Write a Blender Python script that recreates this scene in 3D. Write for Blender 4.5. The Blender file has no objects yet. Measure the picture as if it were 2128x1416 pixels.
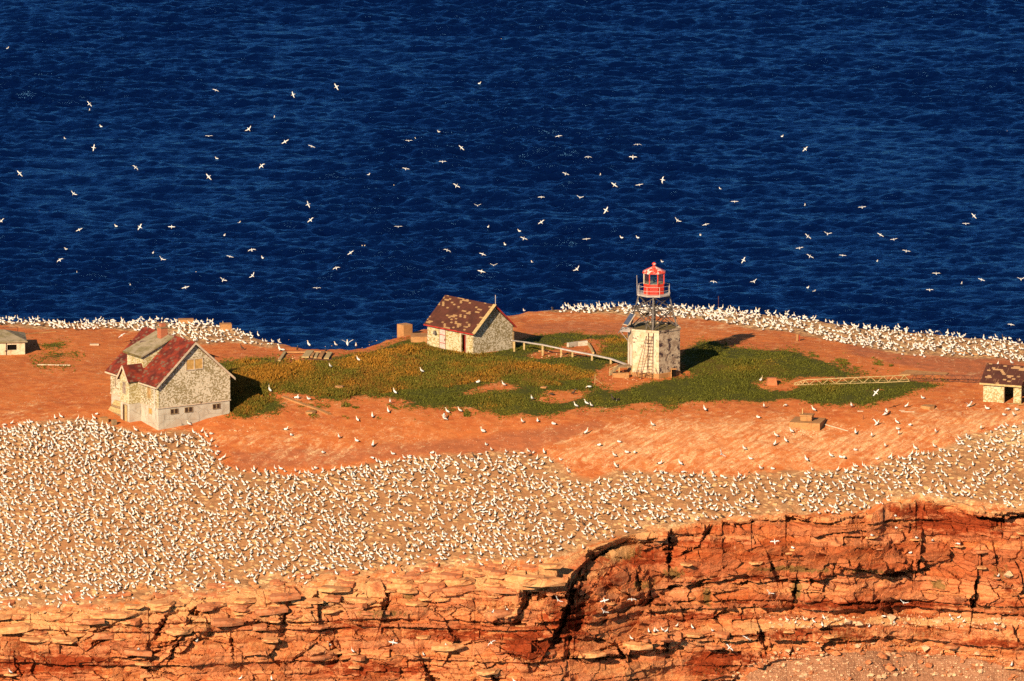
import bpy, bmesh, math, random
import numpy as np
from mathutils import Matrix, Vector

random.seed(11)
RNG = np.random.default_rng(11)
SC = bpy.context.scene
COL = SC.collection

# ------------------------------------------------------------------ camera
PITCH = math.radians(10.7)
DIST = 1000.0
FPX = 16900.0                       # focal length in pixels of the 2128 px wide photograph
CAM = np.array([0.0, -DIST * math.cos(PITCH), DIST * math.sin(PITCH)])
cd = bpy.data.cameras.new('camera')
cd.sensor_width = 36.0
cd.lens = FPX / 2128.0 * 36.0
cd.clip_start = 1.0
cd.clip_end = 30000.0
cam = bpy.data.objects.new('camera', cd)
cam.location = CAM
cam.rotation_euler = (math.pi / 2 - PITCH, 0, 0)
COL.objects.link(cam)
SC.camera = cam

# ------------------------------------------------------------------ sky and sun
SUN_EL, SUN_AZ = 25.0, 26.0         # the sun stands low behind the camera, to the left
w = bpy.data.worlds.new('World')
SC.world = w
w.use_nodes = True
wn = w.node_tree
sky = wn.nodes.new('ShaderNodeTexSky')
sky.sky_type = 'NISHITA'
sky.sun_disc = False
sky.sun_elevation = math.radians(SUN_EL)
sky.sun_rotation = math.radians(180 + SUN_AZ)
sky.air_density = 1.0
sky.dust_density = 0.3
sky.ozone_density = 3.0
bg = wn.nodes['Background']
bg.inputs['Strength'].default_value = 0.05
wn.links.new(sky.outputs[0], bg.inputs['Color'])
sd = bpy.data.lights.new('sun', 'SUN')
sd.energy = 5.0
sd.angle = math.radians(0.5)
sd.color = (1.0, 0.81, 0.58)
sun = bpy.data.objects.new('sun', sd)
LD = Vector((math.sin(math.radians(SUN_AZ)) * math.cos(math.radians(SUN_EL)),
             math.cos(math.radians(SUN_AZ)) * math.cos(math.radians(SUN_EL)),
             -math.sin(math.radians(SUN_EL))))
sun.rotation_euler = LD.to_track_quat('-Z', 'Y').to_euler()
sun.location = (-300, -600, 400)
COL.objects.link(sun)
SC.view_settings.view_transform = 'Standard'
SC.view_settings.look = 'None'
SC.view_settings.exposure = 1.05
SC.view_settings.gamma = 1.0
SC.view_settings.use_curve_mapping = False
SC.render.engine = 'CYCLES'
SC.cycles.max_bounces = 4
SC.cycles.diffuse_bounces = 1
SC.cycles.glossy_bounces = 2
SC.cycles.transparent_max_bounces = 6
SC.cycles.use_denoising = False
SC.cycles.sample_clamp_indirect = 0.6

# ------------------------------------------------------------------ numeric helpers
def hash2(ix, iy, seed):
    h = (ix.astype(np.int64) * 374761393 + iy.astype(np.int64) * 668265263 + seed * 974634777) & 0xffffffff
    h = ((h ^ (h >> 13)) * 1274126177) & 0xffffffff
    h = (h ^ (h >> 16)) & 0xffffffff
    return h / 4294967295.0

def vnoise(x, y, seed=0):
    x = np.asarray(x, float); y = np.asarray(y, float)
    ix = np.floor(x); iy = np.floor(y)
    fx = x - ix; fy = y - iy
    fx = fx * fx * fx * (fx * (fx * 6 - 15) + 10); fy = fy * fy * fy * (fy * (fy * 6 - 15) + 10)
    a = hash2(ix, iy, seed); b = hash2(ix + 1, iy, seed)
    c = hash2(ix, iy + 1, seed); d = hash2(ix + 1, iy + 1, seed)
    return ((a + (b - a) * fx) * (1 - fy) + (c + (d - c) * fx) * fy) * 2 - 1

def fbm(x, y, seed=0, o=4):
    s = 0.0; a = 1.0; t = 0.0
    for i in range(o):
        s = s + a * vnoise(np.asarray(x) * 2 ** i + 17.3 * i, np.asarray(y) * 2 ** i - 9.1 * i, seed + i)
        t += a; a *= 0.5
    return s / t

def sstep(a, b, x):
    t = np.clip((x - a) / (b - a), 0, 1)
    return t * t * (3 - 2 * t)

SP, CP = math.sin(PITCH), math.cos(PITCH)
def project(x, y, z):
    dx, dy, dz = x - CAM[0], y - CAM[1], z - CAM[2]
    dep = dy * CP - dz * SP
    up = dy * SP + dz * CP
    return 1064 + FPX * dx / dep, 708 - FPX * up / dep, dep

def ray(px, py):
    a = (np.asarray(px, float) - 1064) / FPX
    b = -(np.asarray(py, float) - 708) / FPX
    return a, CP + b * SP, -SP + b * CP          # direction for unit depth

def softplus(t):
    return np.where(t > 20, t, np.log1p(np.exp(np.minimum(t, 20))))

MOUNDS = []
def H0(x, y):
    """height of the island top, before its edges"""
    x = np.asarray(x, float); y = np.asarray(y, float)
    z = -0.235 * softplus((-50 - y + 4 * vnoise(x / 40, y / 60, 5)) / 6.0) * 6.0 - 0.045 * softplus((-24 - y) / 5.0) * 5.0
    z = z - 0.035 * softplus((y - 8) / 5.0) * 5.0
    z = z + 0.55 * fbm(x / 28, y / 34, 3, 3) + 0.10 * fbm(x / 3.5, y / 4.5, 8, 3)
    for (mx, my, sx, sy, h) in MOUNDS:
        z = z + h * np.exp(-((x - mx) / sx) ** 2 - ((y - my) / sy) ** 2)
    return z

def ground(px, py):
    """the point of the island top seen at a pixel of the photograph"""
    px = np.atleast_1d(np.asarray(px, float)); py = np.atleast_1d(np.asarray(py, float))
    a, b, c = ray(px, py)
    lo = np.full(px.shape, 860.0); hi = np.full(px.shape, 1100.0)
    prev = lo.copy(); done = np.zeros(px.shape, bool)
    for t in np.arange(860, 1100, 5.0):
        z = CAM[2] + c * t
        below = (z < H0(a * t, CAM[1] + b * t)) & ~done
        lo = np.where(below, t - 5.0, lo); hi = np.where(below, t, hi)
        done |= below
    for _ in range(14):
        m = (lo + hi) / 2
        z = CAM[2] + c * m
        bl = z < H0(a * m, CAM[1] + b * m)
        hi = np.where(bl, m, hi); lo = np.where(bl, lo, m)
    t = (lo + hi) / 2
    x = a * t; y = CAM[1] + b * t
    return np.stack([x, y, H0(x, y)], -1)

def g1(px, py):
    return ground([px], [py])[0]

# gentle mounds under the grass and behind the gabled house
for (px, py, sx, sy, h) in ((520, 800, 7, 14, 1.0), (760, 770, 12, 16, 0.7), (1180, 760, 14, 14, 0.4), (1560, 760, 10, 14, 0.5), (980, 700, 7, 8, 0.3)):
    p = g1(px, py)
    MOUNDS.append((p[0], p[1], sx, sy, h))

def polyline_y(pts, h_off=0.0):
    P = ground([p[0] for p in pts], [p[1] for p in pts])
    o = np.argsort(P[:, 0])
    return P[o, 0], P[o, 1]

BACK_PX = [(-420, 640), (-100, 652), (0, 662), (120, 665), (240, 664), (340, 664), (440, 669), (500, 684), (545, 701), (590, 712), (640, 721), (700, 722), (760, 719), (800, 704), (850, 688), (880, 680),
           (960, 668), (1050, 652), (1090, 644), (1150, 638), (1250, 634), (1330, 633), (1400, 634), (1500, 640), (1600, 650), (1700, 663), (1800, 677), (1950, 690), (2050, 699), (2128, 708), (2300, 726), (2600, 755)]
RIM_PX = [(-420, 1330), (-100, 1290), (0, 1276), (100, 1272), (200, 1268), (330, 1252), (420, 1240), (520, 1228), (600, 1222), (680, 1215), (760, 1205), (850, 1196), (960, 1184), (1060, 1186), (1110, 1192), (1160, 1172), (1205, 1148), (1260, 1131),
          (1310, 1114), (1370, 1104), (1440, 1090), (1500, 1085), (1540, 1082), (1640, 1070), (1700, 1078), (1760, 1078), (1810, 1066), (1850, 1046), (1910, 1040), (2000, 1044), (2060, 1066), (2128, 1064), (2300, 1050), (2600, 1040)]
BX, BY = polyline_y(BACK_PX)
RX, RY = polyline_y(RIM_PX)
def back_y(x):
    return np.interp(x, BX, BY) + 0.5 * fbm(np.asarray(x) / 2.2, 0.3, 21, 3)
def rim_y(x):
    x = np.asarray(x, float)
    return np.interp(x, RX, RY) + 0.35 * fbm(x / 1.3, 0.7, 31, 3) + 0.3 * np.sign(vnoise(x / 1.9, 3.1, 33))

# ------------------------------------------------------------------ object helpers
def setp(o, label=None, cat=None, group=None, kind=None):
    if label: o['label'] = label
    if cat: o['category'] = cat
    if group: o['group'] = group
    if kind: o['kind'] = kind
    return o

def thing(name, label, cat, loc=(0, 0, 0), rz=0.0, group=None):
    o = bpy.data.objects.new(name, None)
    o.empty_display_size = 0.3
    o.location = loc; o.rotation_euler = (0, 0, rz)
    COL.objects.link(o)
    return setp(o, label, cat, group)

def link(name, me, parent=None):
    o = bpy.data.objects.new(name, me)
    COL.objects.link(o)
    if parent is not None: o.parent = parent
    return o

def np_mesh(name, V, F, mats, mat_idx=None, smooth=False):
    """fast mesh from arrays; F is (n,3) or (n,4)"""
    V = np.ascontiguousarray(V, np.float32); F = np.ascontiguousarray(F, np.int32)
    me = bpy.data.meshes.new(name)
    n, k = F.shape
    me.vertices.add(len(V)); me.vertices.foreach_set('co', V.ravel())
    me.loops.add(n * k); me.loops.foreach_set('vertex_index', F.ravel())
    me.polygons.add(n)
    me.polygons.foreach_set('loop_start', np.arange(0, n * k, k, dtype=np.int32))
    for m in mats: me.materials.append(m)
    if mat_idx is not None: me.polygons.foreach_set('material_index', np.ascontiguousarray(mat_idx, np.int32))
    me.polygons.foreach_set('use_smooth', np.full(n, smooth, bool))
    me.update(calc_edges=True)
    return me

def vcol(me, name, arr):
    a = me.attributes.new(name, 'FLOAT_COLOR', 'POINT')
    c = np.ones((len(arr), 4), np.float32); c[:, :arr.shape[1]] = arr
    a.data.foreach_set('color', c.ravel())

def grid_faces(nr, nc):
    i = np.arange(nr * nc).reshape(nr, nc)
    return np.stack([i[:-1, :-1], i[:-1, 1:], i[1:, 1:], i[1:, :-1]], -1).reshape(-1, 4)

class MB:
    def __init__(s): s.v = []; s.f = []; s.m = []
    def add(s, vs, fs, m=0):
        o = len(s.v); s.v += [tuple(map(float, q)) for q in vs]
        for f in fs: s.f.append([i + o for i in f]); s.m.append(m)
        return s
    def hexa(s, b, t, m=0):
        return s.add(list(b) + list(t), [(3, 2, 1, 0), (4, 5, 6, 7), (0, 1, 5, 4), (1, 2, 6, 5), (2, 3, 7, 6), (3, 0, 4, 7)], m)
    def box(s, x0, x1, y0, y1, z0, z1, m=0):
        return s.hexa([(x0, y0, z0), (x1, y0, z0), (x1, y1, z0), (x0, y1, z0)], [(x0, y0, z1), (x1, y0, z1), (x1, y1, z1), (x0, y1, z1)], m)
    def slab(s, p0, p1, p2, p3, th, m=0):
        P = [Vector(p) for p in (p0, p1, p2, p3)]
        n = (P[1] - P[0]).cross(P[2] - P[0]).normalized()
        return s.hexa([p - n * th for p in P], P, m)
    def prism(s, pts, ext, m=0):
        pts = [Vector(p) for p in pts]; e = Vector(ext); n = len(pts)
        fs = [tuple(range(n - 1, -1, -1)), tuple(range(n, 2 * n))] + [(i, (i + 1) % n, n + (i + 1) % n, n + i) for i in range(n)]
        nn = sum(((pts[i] - pts[0]).cross(pts[(i + 1) % n] - pts[0]) for i in range(1, n)), Vector())
        if nn.dot(e) < 0: fs = [tuple(reversed(f)) for f in fs]
        return s.add(pts + [p + e for p in pts], fs, m)
    def tube(s, p0, p1, r0, r1=None, n=6, m=0):
        p0 = Vector(p0); p1 = Vector(p1); r1 = r0 if r1 is None else r1
        d = (p1 - p0).normalized()
        a = d.orthogonal().normalized(); b = d.cross(a)
        R = [(a * math.cos(2 * math.pi * i / n) + b * math.sin(2 * math.pi * i / n)) for i in range(n)]
        fs = [(i, (i + 1) % n, n + (i + 1) % n, n + i) for i in range(n)] + [tuple(range(n - 1, -1, -1)), tuple(range(n, 2 * n))]
        return s.add([p0 + q * r0 for q in R] + [p1 + q * r1 for q in R], fs, m)
    def bar(s, p0, p1, wd, hh, m=0):
        p0 = Vector(p0); p1 = Vector(p1); d = (p1 - p0).normalized()
        u = Vector((0, 0, 1)) if abs(d.z) < 0.9 else Vector((0, 1, 0))
        a = d.cross(u).normalized() * (wd / 2); b = a.cross(d).normalized() * (hh / 2)
        return s.hexa([p0 - a - b, p0 + a - b, p0 + a + b, p0 - a + b], [p1 - a - b, p1 + a - b, p1 + a + b, p1 - a + b], m)
    def lathe(s, prof, n, cx=0, cy=0, ph=0.0, m=0, ms=None):
        o = []
        for (r, z) in prof:
            o += [(cx + r * math.sin(ph + 2 * math.pi * i / n), cy - r * math.cos(ph + 2 * math.pi * i / n), z) for i in range(n)]
        fs = []
        for k in range(len(prof) - 1):
            for i in range(n):
                fs.append((k * n + i, k * n + (i + 1) % n, (k + 1) * n + (i + 1) % n, (k + 1) * n + i))
        fs.append(tuple(range(n - 1, -1, -1))); fs.append(tuple(range((len(prof) - 1) * n, len(prof) * n)))
        return s.add(o, fs, m)
    def mesh(s, name, mats):
        me = bpy.data.meshes.new(name)
        me.from_pydata(s.v, [], s.f)
        for m in (mats if isinstance(mats, (list, tuple)) else [mats]): me.materials.append(m)
        me.polygons.foreach_set('material_index', s.m)
        uv = me.uv_layers.new(name='UVMap')
        me.update()
        out = np.zeros((len(me.loops), 2), np.float32)
        for p in me.polygons:
            n = p.normal
            if abs(n.z) > 0.96: a = Vector((1, 0, 0)); b = Vector((0, 1, 0))
            else:
                a = Vector((0, 0, 1)).cross(n)
                a = a.normalized() if a.length > 1e-6 else Vector((1, 0, 0)); b = n.cross(a)
            for li in p.loop_indices:
                c = me.vertices[me.loops[li].vertex_index].co
                out[li] = (c.dot(a), c.dot(b))
        uv.data.foreach_set('uv', out.ravel())
        return me
    def build(s, name, mats, parent=None):
        return link(name, s.mesh(name, mats), parent)

# ------------------------------------------------------------------ materials
def lin(r, g, b):
    f = lambda c: (c / 255 / 12.92) if c <= 10 else ((c / 255 + 0.055) / 1.055) ** 2.4
    return (f(r), f(g), f(b), 1.0)

class NT:
    """small helper for building node materials"""
    def __init__(s, name, rough=0.9, spec=0.2):
        s.mat = bpy.data.materials.new(name); s.mat.use_nodes = True
        s.t = s.mat.node_tree; s.b = s.t.nodes['Principled BSDF']
        s.b.inputs['Roughness'].default_value = rough
        s.b.inputs['Specular IOR Level'].default_value = spec
    def n(s, kind, **kw):
        nd = s.t.nodes.new(kind)
        for k, v in kw.items(): setattr(nd, k, v)
        return nd
    def put(s, sock, v):
        if isinstance(v, bpy.types.NodeSocket): s.t.links.new(v, sock)
        elif v is not None: sock.default_value = v
    def obj(s): return s.n('ShaderNodeTexCoord').outputs['Object']
    def uv(s): return s.n('ShaderNodeTexCoord').outputs['UV']
    def scale(s, v, sc, off=(0, 0, 0)):
        m = s.n('ShaderNodeMapping'); s.put(m.inputs['Vector'], v)
        m.inputs['Scale'].default_value = sc; m.inputs['Location'].default_value = off
        return m.outputs[0]
    def noise(s, v, sc, det=4, rough=0.55, dist=0.0):
        m = s.n('ShaderNodeTexNoise'); s.put(m.inputs['Vector'], v)
        m.inputs['Scale'].default_value = sc; m.inputs['Detail'].default_value = det
        m.inputs['Roughness'].default_value = rough; m.inputs['Distortion'].default_value = dist
        return m.outputs[0]
    def voro(s, v, sc, feat='F1', out='Distance', rnd=1.0):
        m = s.n('ShaderNodeTexVoronoi', feature=feat); s.put(m.inputs['Vector'], v)
        m.inputs['Scale'].default_value = sc; m.inputs['Randomness'].default_value = rnd
        return m.outputs[out]
    def math(s, op, a, b=0.0, c=0.0):
        m = s.n('ShaderNodeMath', operation=op); s.put(m.inputs[0], a); s.put(m.inputs[1], b); s.put(m.inputs[2], c)
        return m.outputs[0]
    def step(s, v, a, b):
        m = s.n('ShaderNodeMapRange', interpolation_type='SMOOTHSTEP'); s.put(m.inputs['Value'], v)
        m.inputs['From Min'].default_value = a; m.inputs['From Max'].default_value = b
        return m.outputs[0]
    def mix(s, f, a, b, mode='MIX'):
        m = s.n('ShaderNodeMix', data_type='RGBA', blend_type=mode)
        s.put(m.inputs['Factor'], f); s.put(m.inputs['A'], a); s.put(m.inputs['B'], b)
        return m.outputs['Result']
    def sep(s, v):
        m = s.n('ShaderNodeSeparateXYZ'); s.put(m.inputs[0], v); return m.outputs
    def comb(s, x, y, z=0.0):
        m = s.n('ShaderNodeCombineXYZ'); s.put(m.inputs[0], x); s.put(m.inputs[1], y); s.put(m.inputs[2], z); return m.outputs[0]
    def attr(s, name):
        m = s.n('ShaderNodeAttribute'); m.attribute_name = name; return m.outputs['Color']
    def bump(s, h, strength=0.5, dist=0.05, nrm=None):
        m = s.n('ShaderNodeBump'); s.put(m.inputs['Height'], h)
        m.inputs['Strength'].default_value = strength; m.inputs['Distance'].default_value = dist
        if nrm is not None: s.put(m.inputs['Normal'], nrm)
        s.t.links.new(m.outputs[0], s.b.inputs['Normal']); return m.outputs[0]
    def out(s, col): s.put(s.b.inputs['Base Color'], col); return s.mat

def plain(name, col, rough=0.8, var=0.25, sc=3.0, spec=0.25, metal=0.0, bump=0.0):
    """one colour with blotches of wear"""
    k = NT(name, rough, spec); v = k.obj()
    f = k.step(k.noise(v, sc, 5), 0.3, 0.7)
    c = k.mix(f, tuple(x * (1 - var) for x in col[:3]) + (1,), tuple(min(1, x * (1 + var)) for x in col[:3]) + (1,))
    k.b.inputs['Metallic'].default_value = metal
    if bump: k.bump(k.noise(v, sc * 4, 4), 0.6, bump)
    return k.out(c)

def peeling(name, paint, wood, bare, amt, cu=0.20, cv=0.16, patch=0.6):
    """painted wooden shingles, the paint flaking off shingle by shingle"""
    k = NT(name, 0.9, 0.1); v = k.uv(); x = k.sep(v)
    row = k.math('FLOOR', k.math('DIVIDE', x[1], cv))
    ux = k.math('ADD', k.math('DIVIDE', x[0], cu), k.math('MULTIPLY', row, 0.37))
    cell = k.comb(k.math('FLOOR', ux), row)
    wn_ = k.n('ShaderNodeTexWhiteNoise', noise_dimensions='2D'); k.put(wn_.inputs['Vector'], cell)
    lo = k.noise(v, patch, 4, 0.6); hi = k.noise(k.scale(v, (4.6, 5.6, 1)), 1.0, 4, 0.65)
    s_ = k.math('ADD', k.math('MULTIPLY', wn_.outputs['Value'], 0.26), k.math('ADD', k.math('MULTIPLY', lo, 0.55), k.math('MULTIPLY', hi, 1.05)))
    f = k.step(s_, amt - 0.05, amt + 0.06)
    wd = k.mix(k.noise(k.scale(v, (2, 9, 1)), 1.0, 3), wood, bare)
    pt = k.mix(k.noise(v, 1.5, 3), paint, tuple(c * 0.72 for c in paint[:3]) + (1,))
    c = k.mix(f, wd, pt)
    edge = k.math('FRACT', k.math('DIVIDE', x[1], cv))
    ve = k.math('FRACT', ux)
    hgt = k.math('ADD', k.math('MULTIPLY', k.math('SUBTRACT', 1.0, edge), 1.0), k.math('MULTIPLY', k.step(ve, 0.0, 0.12), 0.5))
    k.bump(k.math('ADD', hgt, k.math('MULTIPLY', f, 0.4)), 0.9, 0.025)
    return k.out(c)

def roofing(name, base, base2, worn, worn2, amt, cu=0.55, cv=0.30, lo_sc=0.5, streak=0.0):
    """asphalt shingles with whole tabs torn away"""
    k = NT(name, 0.9, 0.15); v = k.uv(); x = k.sep(v)
    row = k.math('FLOOR', k.math('DIVIDE', x[1], cv))
    ux = k.math('ADD', k.math('DIVIDE', x[0], cu), k.math('MULTIPLY', row, 0.43))
    cell = k.comb(k.math('FLOOR', ux), row)
    wn_ = k.n('ShaderNodeTexWhiteNoise', noise_dimensions='2D'); k.put(wn_.inputs['Vector'], cell)
    lo = k.noise(cell, lo_sc, 2, 0.5)
    f = k.step(k.math('ADD', k.math('MULTIPLY', wn_.outputs['Value'], 0.35), lo), amt, amt + 0.01)
    cb = k.mix(k.step(k.noise(v, 0.8, 5), 0.35, 0.65), base, base2)
    cb = k.mix(k.math('MULTIPLY', wn_.outputs['Value'], 0.3), cb, (0.02, 0.012, 0.01, 1))
    cw = k.mix(k.noise(v, 2.0, 4), worn, worn2)
    c = k.mix(f, cb, cw)
    if streak:
        st = k.step(k.noise(k.scale(v, (7, 0.9, 1)), 1.0, 3), 0.60, 0.70)
        c = k.mix(k.math('MULTIPLY', st, streak), c, worn)
    edge = k.math('FRACT', k.math('DIVIDE', x[1], cv))
    k.bump(k.math('SUBTRACT', k.math('SUBTRACT', 1.0, edge), k.math('MULTIPLY', f, 0.8)), 0.9, 0.03)
    return k.out(c)

def stained(name, base, stain, amt=0.6, sc=1.5, rough=0.9, dark=None, damt=0.7):
    """weathered concrete with stains, cracks and blotches that have shapes of their own"""
    k = NT(name, rough, 0.15); v = k.obj()
    n1 = k.noise(v, sc, 6, 0.65); n2 = k.noise(k.scale(v, (3, 3, 0.6)), sc, 5, 0.6)
    c = k.mix(k.step(n1, 0.42, 0.62), base, stain)
    c = k.mix(k.math('MULTIPLY', k.step(n2, 0.5, 0.75), 0.5), c, tuple(q * 0.55 for q in stain[:3]) + (1,))
    if dark is not None:
        n3 = k.noise(v, sc * 0.8, 7, 0.7, 0.4)
        c = k.mix(k.step(n3, damt, damt + 0.05), c, dark)
    ck = k.voro(k.scale(v, (0.5, 0.5, 0.9)), 1.1, 'DISTANCE_TO_EDGE')
    c = k.mix(k.math('MULTIPLY', k.step(ck, 0.016, 0.002), 0.6), c, (0.05, 0.035, 0.025, 1))
    k.bump(k.noise(v, 6, 5), 0.5, 0.03)
    return k.out(c)

# ================================================================== THE SEA
def ocean(N, L, wind, wdir, seed, choppy, rms):
    r = np.random.default_rng(seed)
    k1 = np.fft.fftfreq(N, L / N) * 2 * np.pi
    kx, ky = np.meshgrid(k1, k1)
    k = np.hypot(kx, ky); k[0, 0] = 1
    Lw = wind ** 2 / 9.81
    cs = (kx * wdir[0] + ky * wdir[1]) / k
    P = np.exp(-1 / (k * Lw) ** 2) / k ** 3.7 * (0.035 + cs ** 4) * np.exp(-(k * 0.16) ** 2)
    P[0, 0] = 0
    h = np.fft.fft2(r.standard_normal((N, N))) * np.sqrt(P)
    dx = np.real(np.fft.ifft2(1j * kx / k * h)); dy = np.real(np.fft.ifft2(1j * ky / k * h))
    hh = np.real(np.fft.ifft2(h))
    sl = np.hypot(*np.gradient(hh, L / N)).std()
    f = rms / sl
    return hh * f, dx * f * choppy, dy * f * choppy

SEA_Z = -35.0
def graded(a, b, step, lo, hi, g=1.5):
    m = list(np.arange(a, b + step / 2, step)); s = step; x = m[-1]
    while x < hi: s *= g; x += s; m.append(x)
    s = step; x = m[0]; pre = []
    while x > lo: s *= g; x -= s; pre.append(x)
    return np.array(pre[::-1] + m)

def build_sea():
    xs = graded(-118, 118, 0.36, -9000, 9000); ys = graded(140, 570, 0.48, -2500, 16000)
    X, Y = np.meshgrid(xs, ys)
    def smp(tile, N, L, U, W):
        fx = (U / L * N) % N; fy = (W / L * N) % N
        ix = np.floor(fx).astype(int) % N; iy = np.floor(fy).astype(int) % N
        tx = fx - np.floor(fx); ty = fy - np.floor(fy); jx = (ix + 1) % N; jy = (iy + 1) % N
        return [(a[iy, ix] * (1 - tx) + a[iy, jx] * tx) * (1 - ty) + (a[jy, ix] * (1 - tx) + a[jy, jx] * tx) * ty for a in tile]
    T1 = ocean(1024, 300.0, 2.75, (0.12, -0.993), 4, 0.25, 0.26); T2 = ocean(512, 410.0, 5.0, (-0.25, -0.968), 9, 0.25, 0.11)
    h1, x1, y1 = smp(T1, 1024, 300.0, X * 0.88, Y * 1.22); h2, x2, y2 = smp(T2, 512, 410.0, X, Y)
    gust = 0.80 + 0.5 * fbm(X / 34, Y / 60, 78, 3)
    h1 = h1 * 0.85; hh = h1 * gust + h2; dx = x1 * gust + x2; dy = y1 * gust + y2
    fade = (1 - sstep(122, 200, np.abs(X))) * sstep(80, 122, Y) * (1 - sstep(592, 720, Y))
    grp = 0.85 + 0.35 * fbm(X / 60, Y / 85, 77, 2)
    a = fade * grp
    V = np.stack([X + dx * a, Y + dy * a, SEA_Z + hh * a], -1).reshape(-1, 3)
    k = NT('sea_water', 0.2, 0.0); v = k.obj()
    n1 = k.noise(k.scale(v, (0.62, 1.25, 1.0)), 1.0, 5, 0.62)
    n2 = k.noise(k.scale(v, (2.0, 3.6, 2.3)), 1.0, 4, 0.6)
    nb = k.bump(k.math('ADD', n1, k.math('MULTIPLY', n2, 0.4)), 1.0, 0.34)
    t_ = k.t; df = k.n('ShaderNodeBsdfDiffuse'); gl = k.n('ShaderNodeBsdfGlossy', distribution='BECKMANN'); fr = k.n('ShaderNodeFresnel'); mx = k.n('ShaderNodeMixShader')
    df.inputs['Color'].default_value = (0.0004, 0.0035, 0.024, 1); gl.inputs['Color'].default_value = (0.155, 0.47, 0.92, 1); gl.inputs['Roughness'].default_value = 0.22; fr.inputs['IOR'].default_value = 1.33
    for q_ in (df, gl, fr): t_.links.new(nb, q_.inputs['Normal'])
    t_.links.new(fr.outputs[0], mx.inputs[0]); t_.links.new(df.outputs[0], mx.inputs[1]); t_.links.new(gl.outputs[0], mx.inputs[2]); t_.links.new(mx.outputs[0], t_.nodes['Material Output'].inputs[0])
    me = np_mesh('sea', V, grid_faces(len(ys), len(xs)), [k.mat], smooth=True)
    setp(link('sea', me), 'dark blue choppy sea beyond the island', None, None, 'structure')
build_sea()

# ================================================================== THE ISLAND TOP
def in_poly(px, py, poly):
    inside = np.zeros(px.shape, bool); n = len(poly)
    for i in range(n):
        x0, y0 = poly[i]; x1, y1 = poly[(i + 1) % n]
        c = ((y0 > py) != (y1 > py)) & (px < (x1 - x0) * (py - y0) / (y1 - y0 + 1e-9) + x0)
        inside ^= c
    return inside

GRASS = [
    [(452, 752), (480, 748), (520, 746), (570, 752), (620, 752), (655, 748), (690, 748), (740, 738), (790, 726), (840, 712), (885, 716), (940, 728), (985, 740), (1062, 730), (1075, 718), (1090, 704), (1130, 696), (1170, 689), (1215, 700), (1260, 692), (1306, 700),
     (1312, 745), (1290, 752), (1240, 766), (1215, 785), (1228, 800), (1290, 812), (1320, 795), (1380, 790), (1412, 782), (1412, 725), (1445, 711), (1500, 714), (1590, 728), (1680, 742), (1740, 758), (1812, 780), (1760, 790), (1690, 782), (1640, 790),
     (1600, 782), (1545, 800), (1570, 812), (1640, 812), (1670, 800), (1800, 790), (1890, 790), (1965, 796), (1905, 806), (1880, 820), (1850, 832), (1800, 838), (1740, 841), (1690, 832), (1620, 830), (1560, 835), (1480, 832), (1400, 836), (1330, 834), (1280, 843),
     (1230, 840), (1180, 852), (1130, 863), (1060, 868), (1022, 862), (1000, 848), (940, 840), (882, 846), (845, 828), (790, 828), (760, 818), (720, 830), (690, 834), (640, 826), (610, 818), (585, 812), (560, 806), (545, 822), (578, 830), (584, 845), (560, 862), (520, 868), (472, 862), (440, 800)],
    [(78, 712), (100, 708), (120, 712), (142, 718), (125, 726), (90, 730), (76, 722)],
    [(66, 746), (95, 738), (112, 734), (124, 740), (108, 745), (75, 750)],
    [(80, 752), (110, 754), (146, 756), (145, 759), (78, 757)],
    [(140, 738), (160, 735), (176, 744), (150, 746)],
    [(836, 706), (852, 700), (866, 712), (850, 718), (834, 716)],
]
BARE = [
    [(985, 800), (1010, 794), (1050, 793), (1080, 800), (1090, 808), (1040, 810), (985, 813)],
    [(945, 822), (985, 806), (1000, 812), (950, 828)],
    [(1165, 716), (1190, 708), (1250, 708), (1262, 722), (1235, 745), (1180, 742), (1140, 745), (1110, 735), (1140, 724)],
    [(1100, 740), (1150, 738), (1160, 750), (1120, 752)],
    [(1205, 706), (1240, 702), (1250, 708), (1210, 712)],
    [(1120, 812), (1190, 808), (1235, 812), (1220, 830), (1150, 836), (1100, 842), (1105, 830)],
    [(685, 770), (692, 768), (702, 795), (720, 805), (708, 808), (692, 796)],
    [(915, 735), (940, 734), (936, 742), (918, 741)],
    [(1810, 806), (1840, 806), (1848, 816), (1820, 820)],
    [(1420, 775), (1460, 768), (1450, 782), (1420, 788)],
    [(1715, 775), (1760, 765), (1790, 775), (1740, 782)],
]
def grass_mask(px, py, x, y):
    qx = px + 26 * fbm(x / 3.0, y / 7.0, 41, 5); qy = py + 11 * fbm(x / 3.0 + 40, y / 7.0, 43, 5)
    m = np.zeros(px.shape, bool)
    for p in GRASS: m |= in_poly(qx, qy, p)
    for p in BARE: m &= ~in_poly(qx, qy, p)
    # scattered tufts on the bare soil in front of the meadow
    zone = in_poly(px, py, [(600, 838), (760, 832), (880, 846), (1000, 856), (1100, 868), (900, 878), (700, 872), (590, 858)]) | \
        in_poly(px, py, [(1600, 718), (1760, 740), (1880, 762), (1940, 790), (1800, 784), (1660, 745)]) | in_poly(px, py, [(1180, 842), (1400, 838), (1440, 846), (1300, 856)])
    m |= zone & (fbm(x / 1.3, y / 3.0, 47, 3) > 0.27)
    return m

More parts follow.
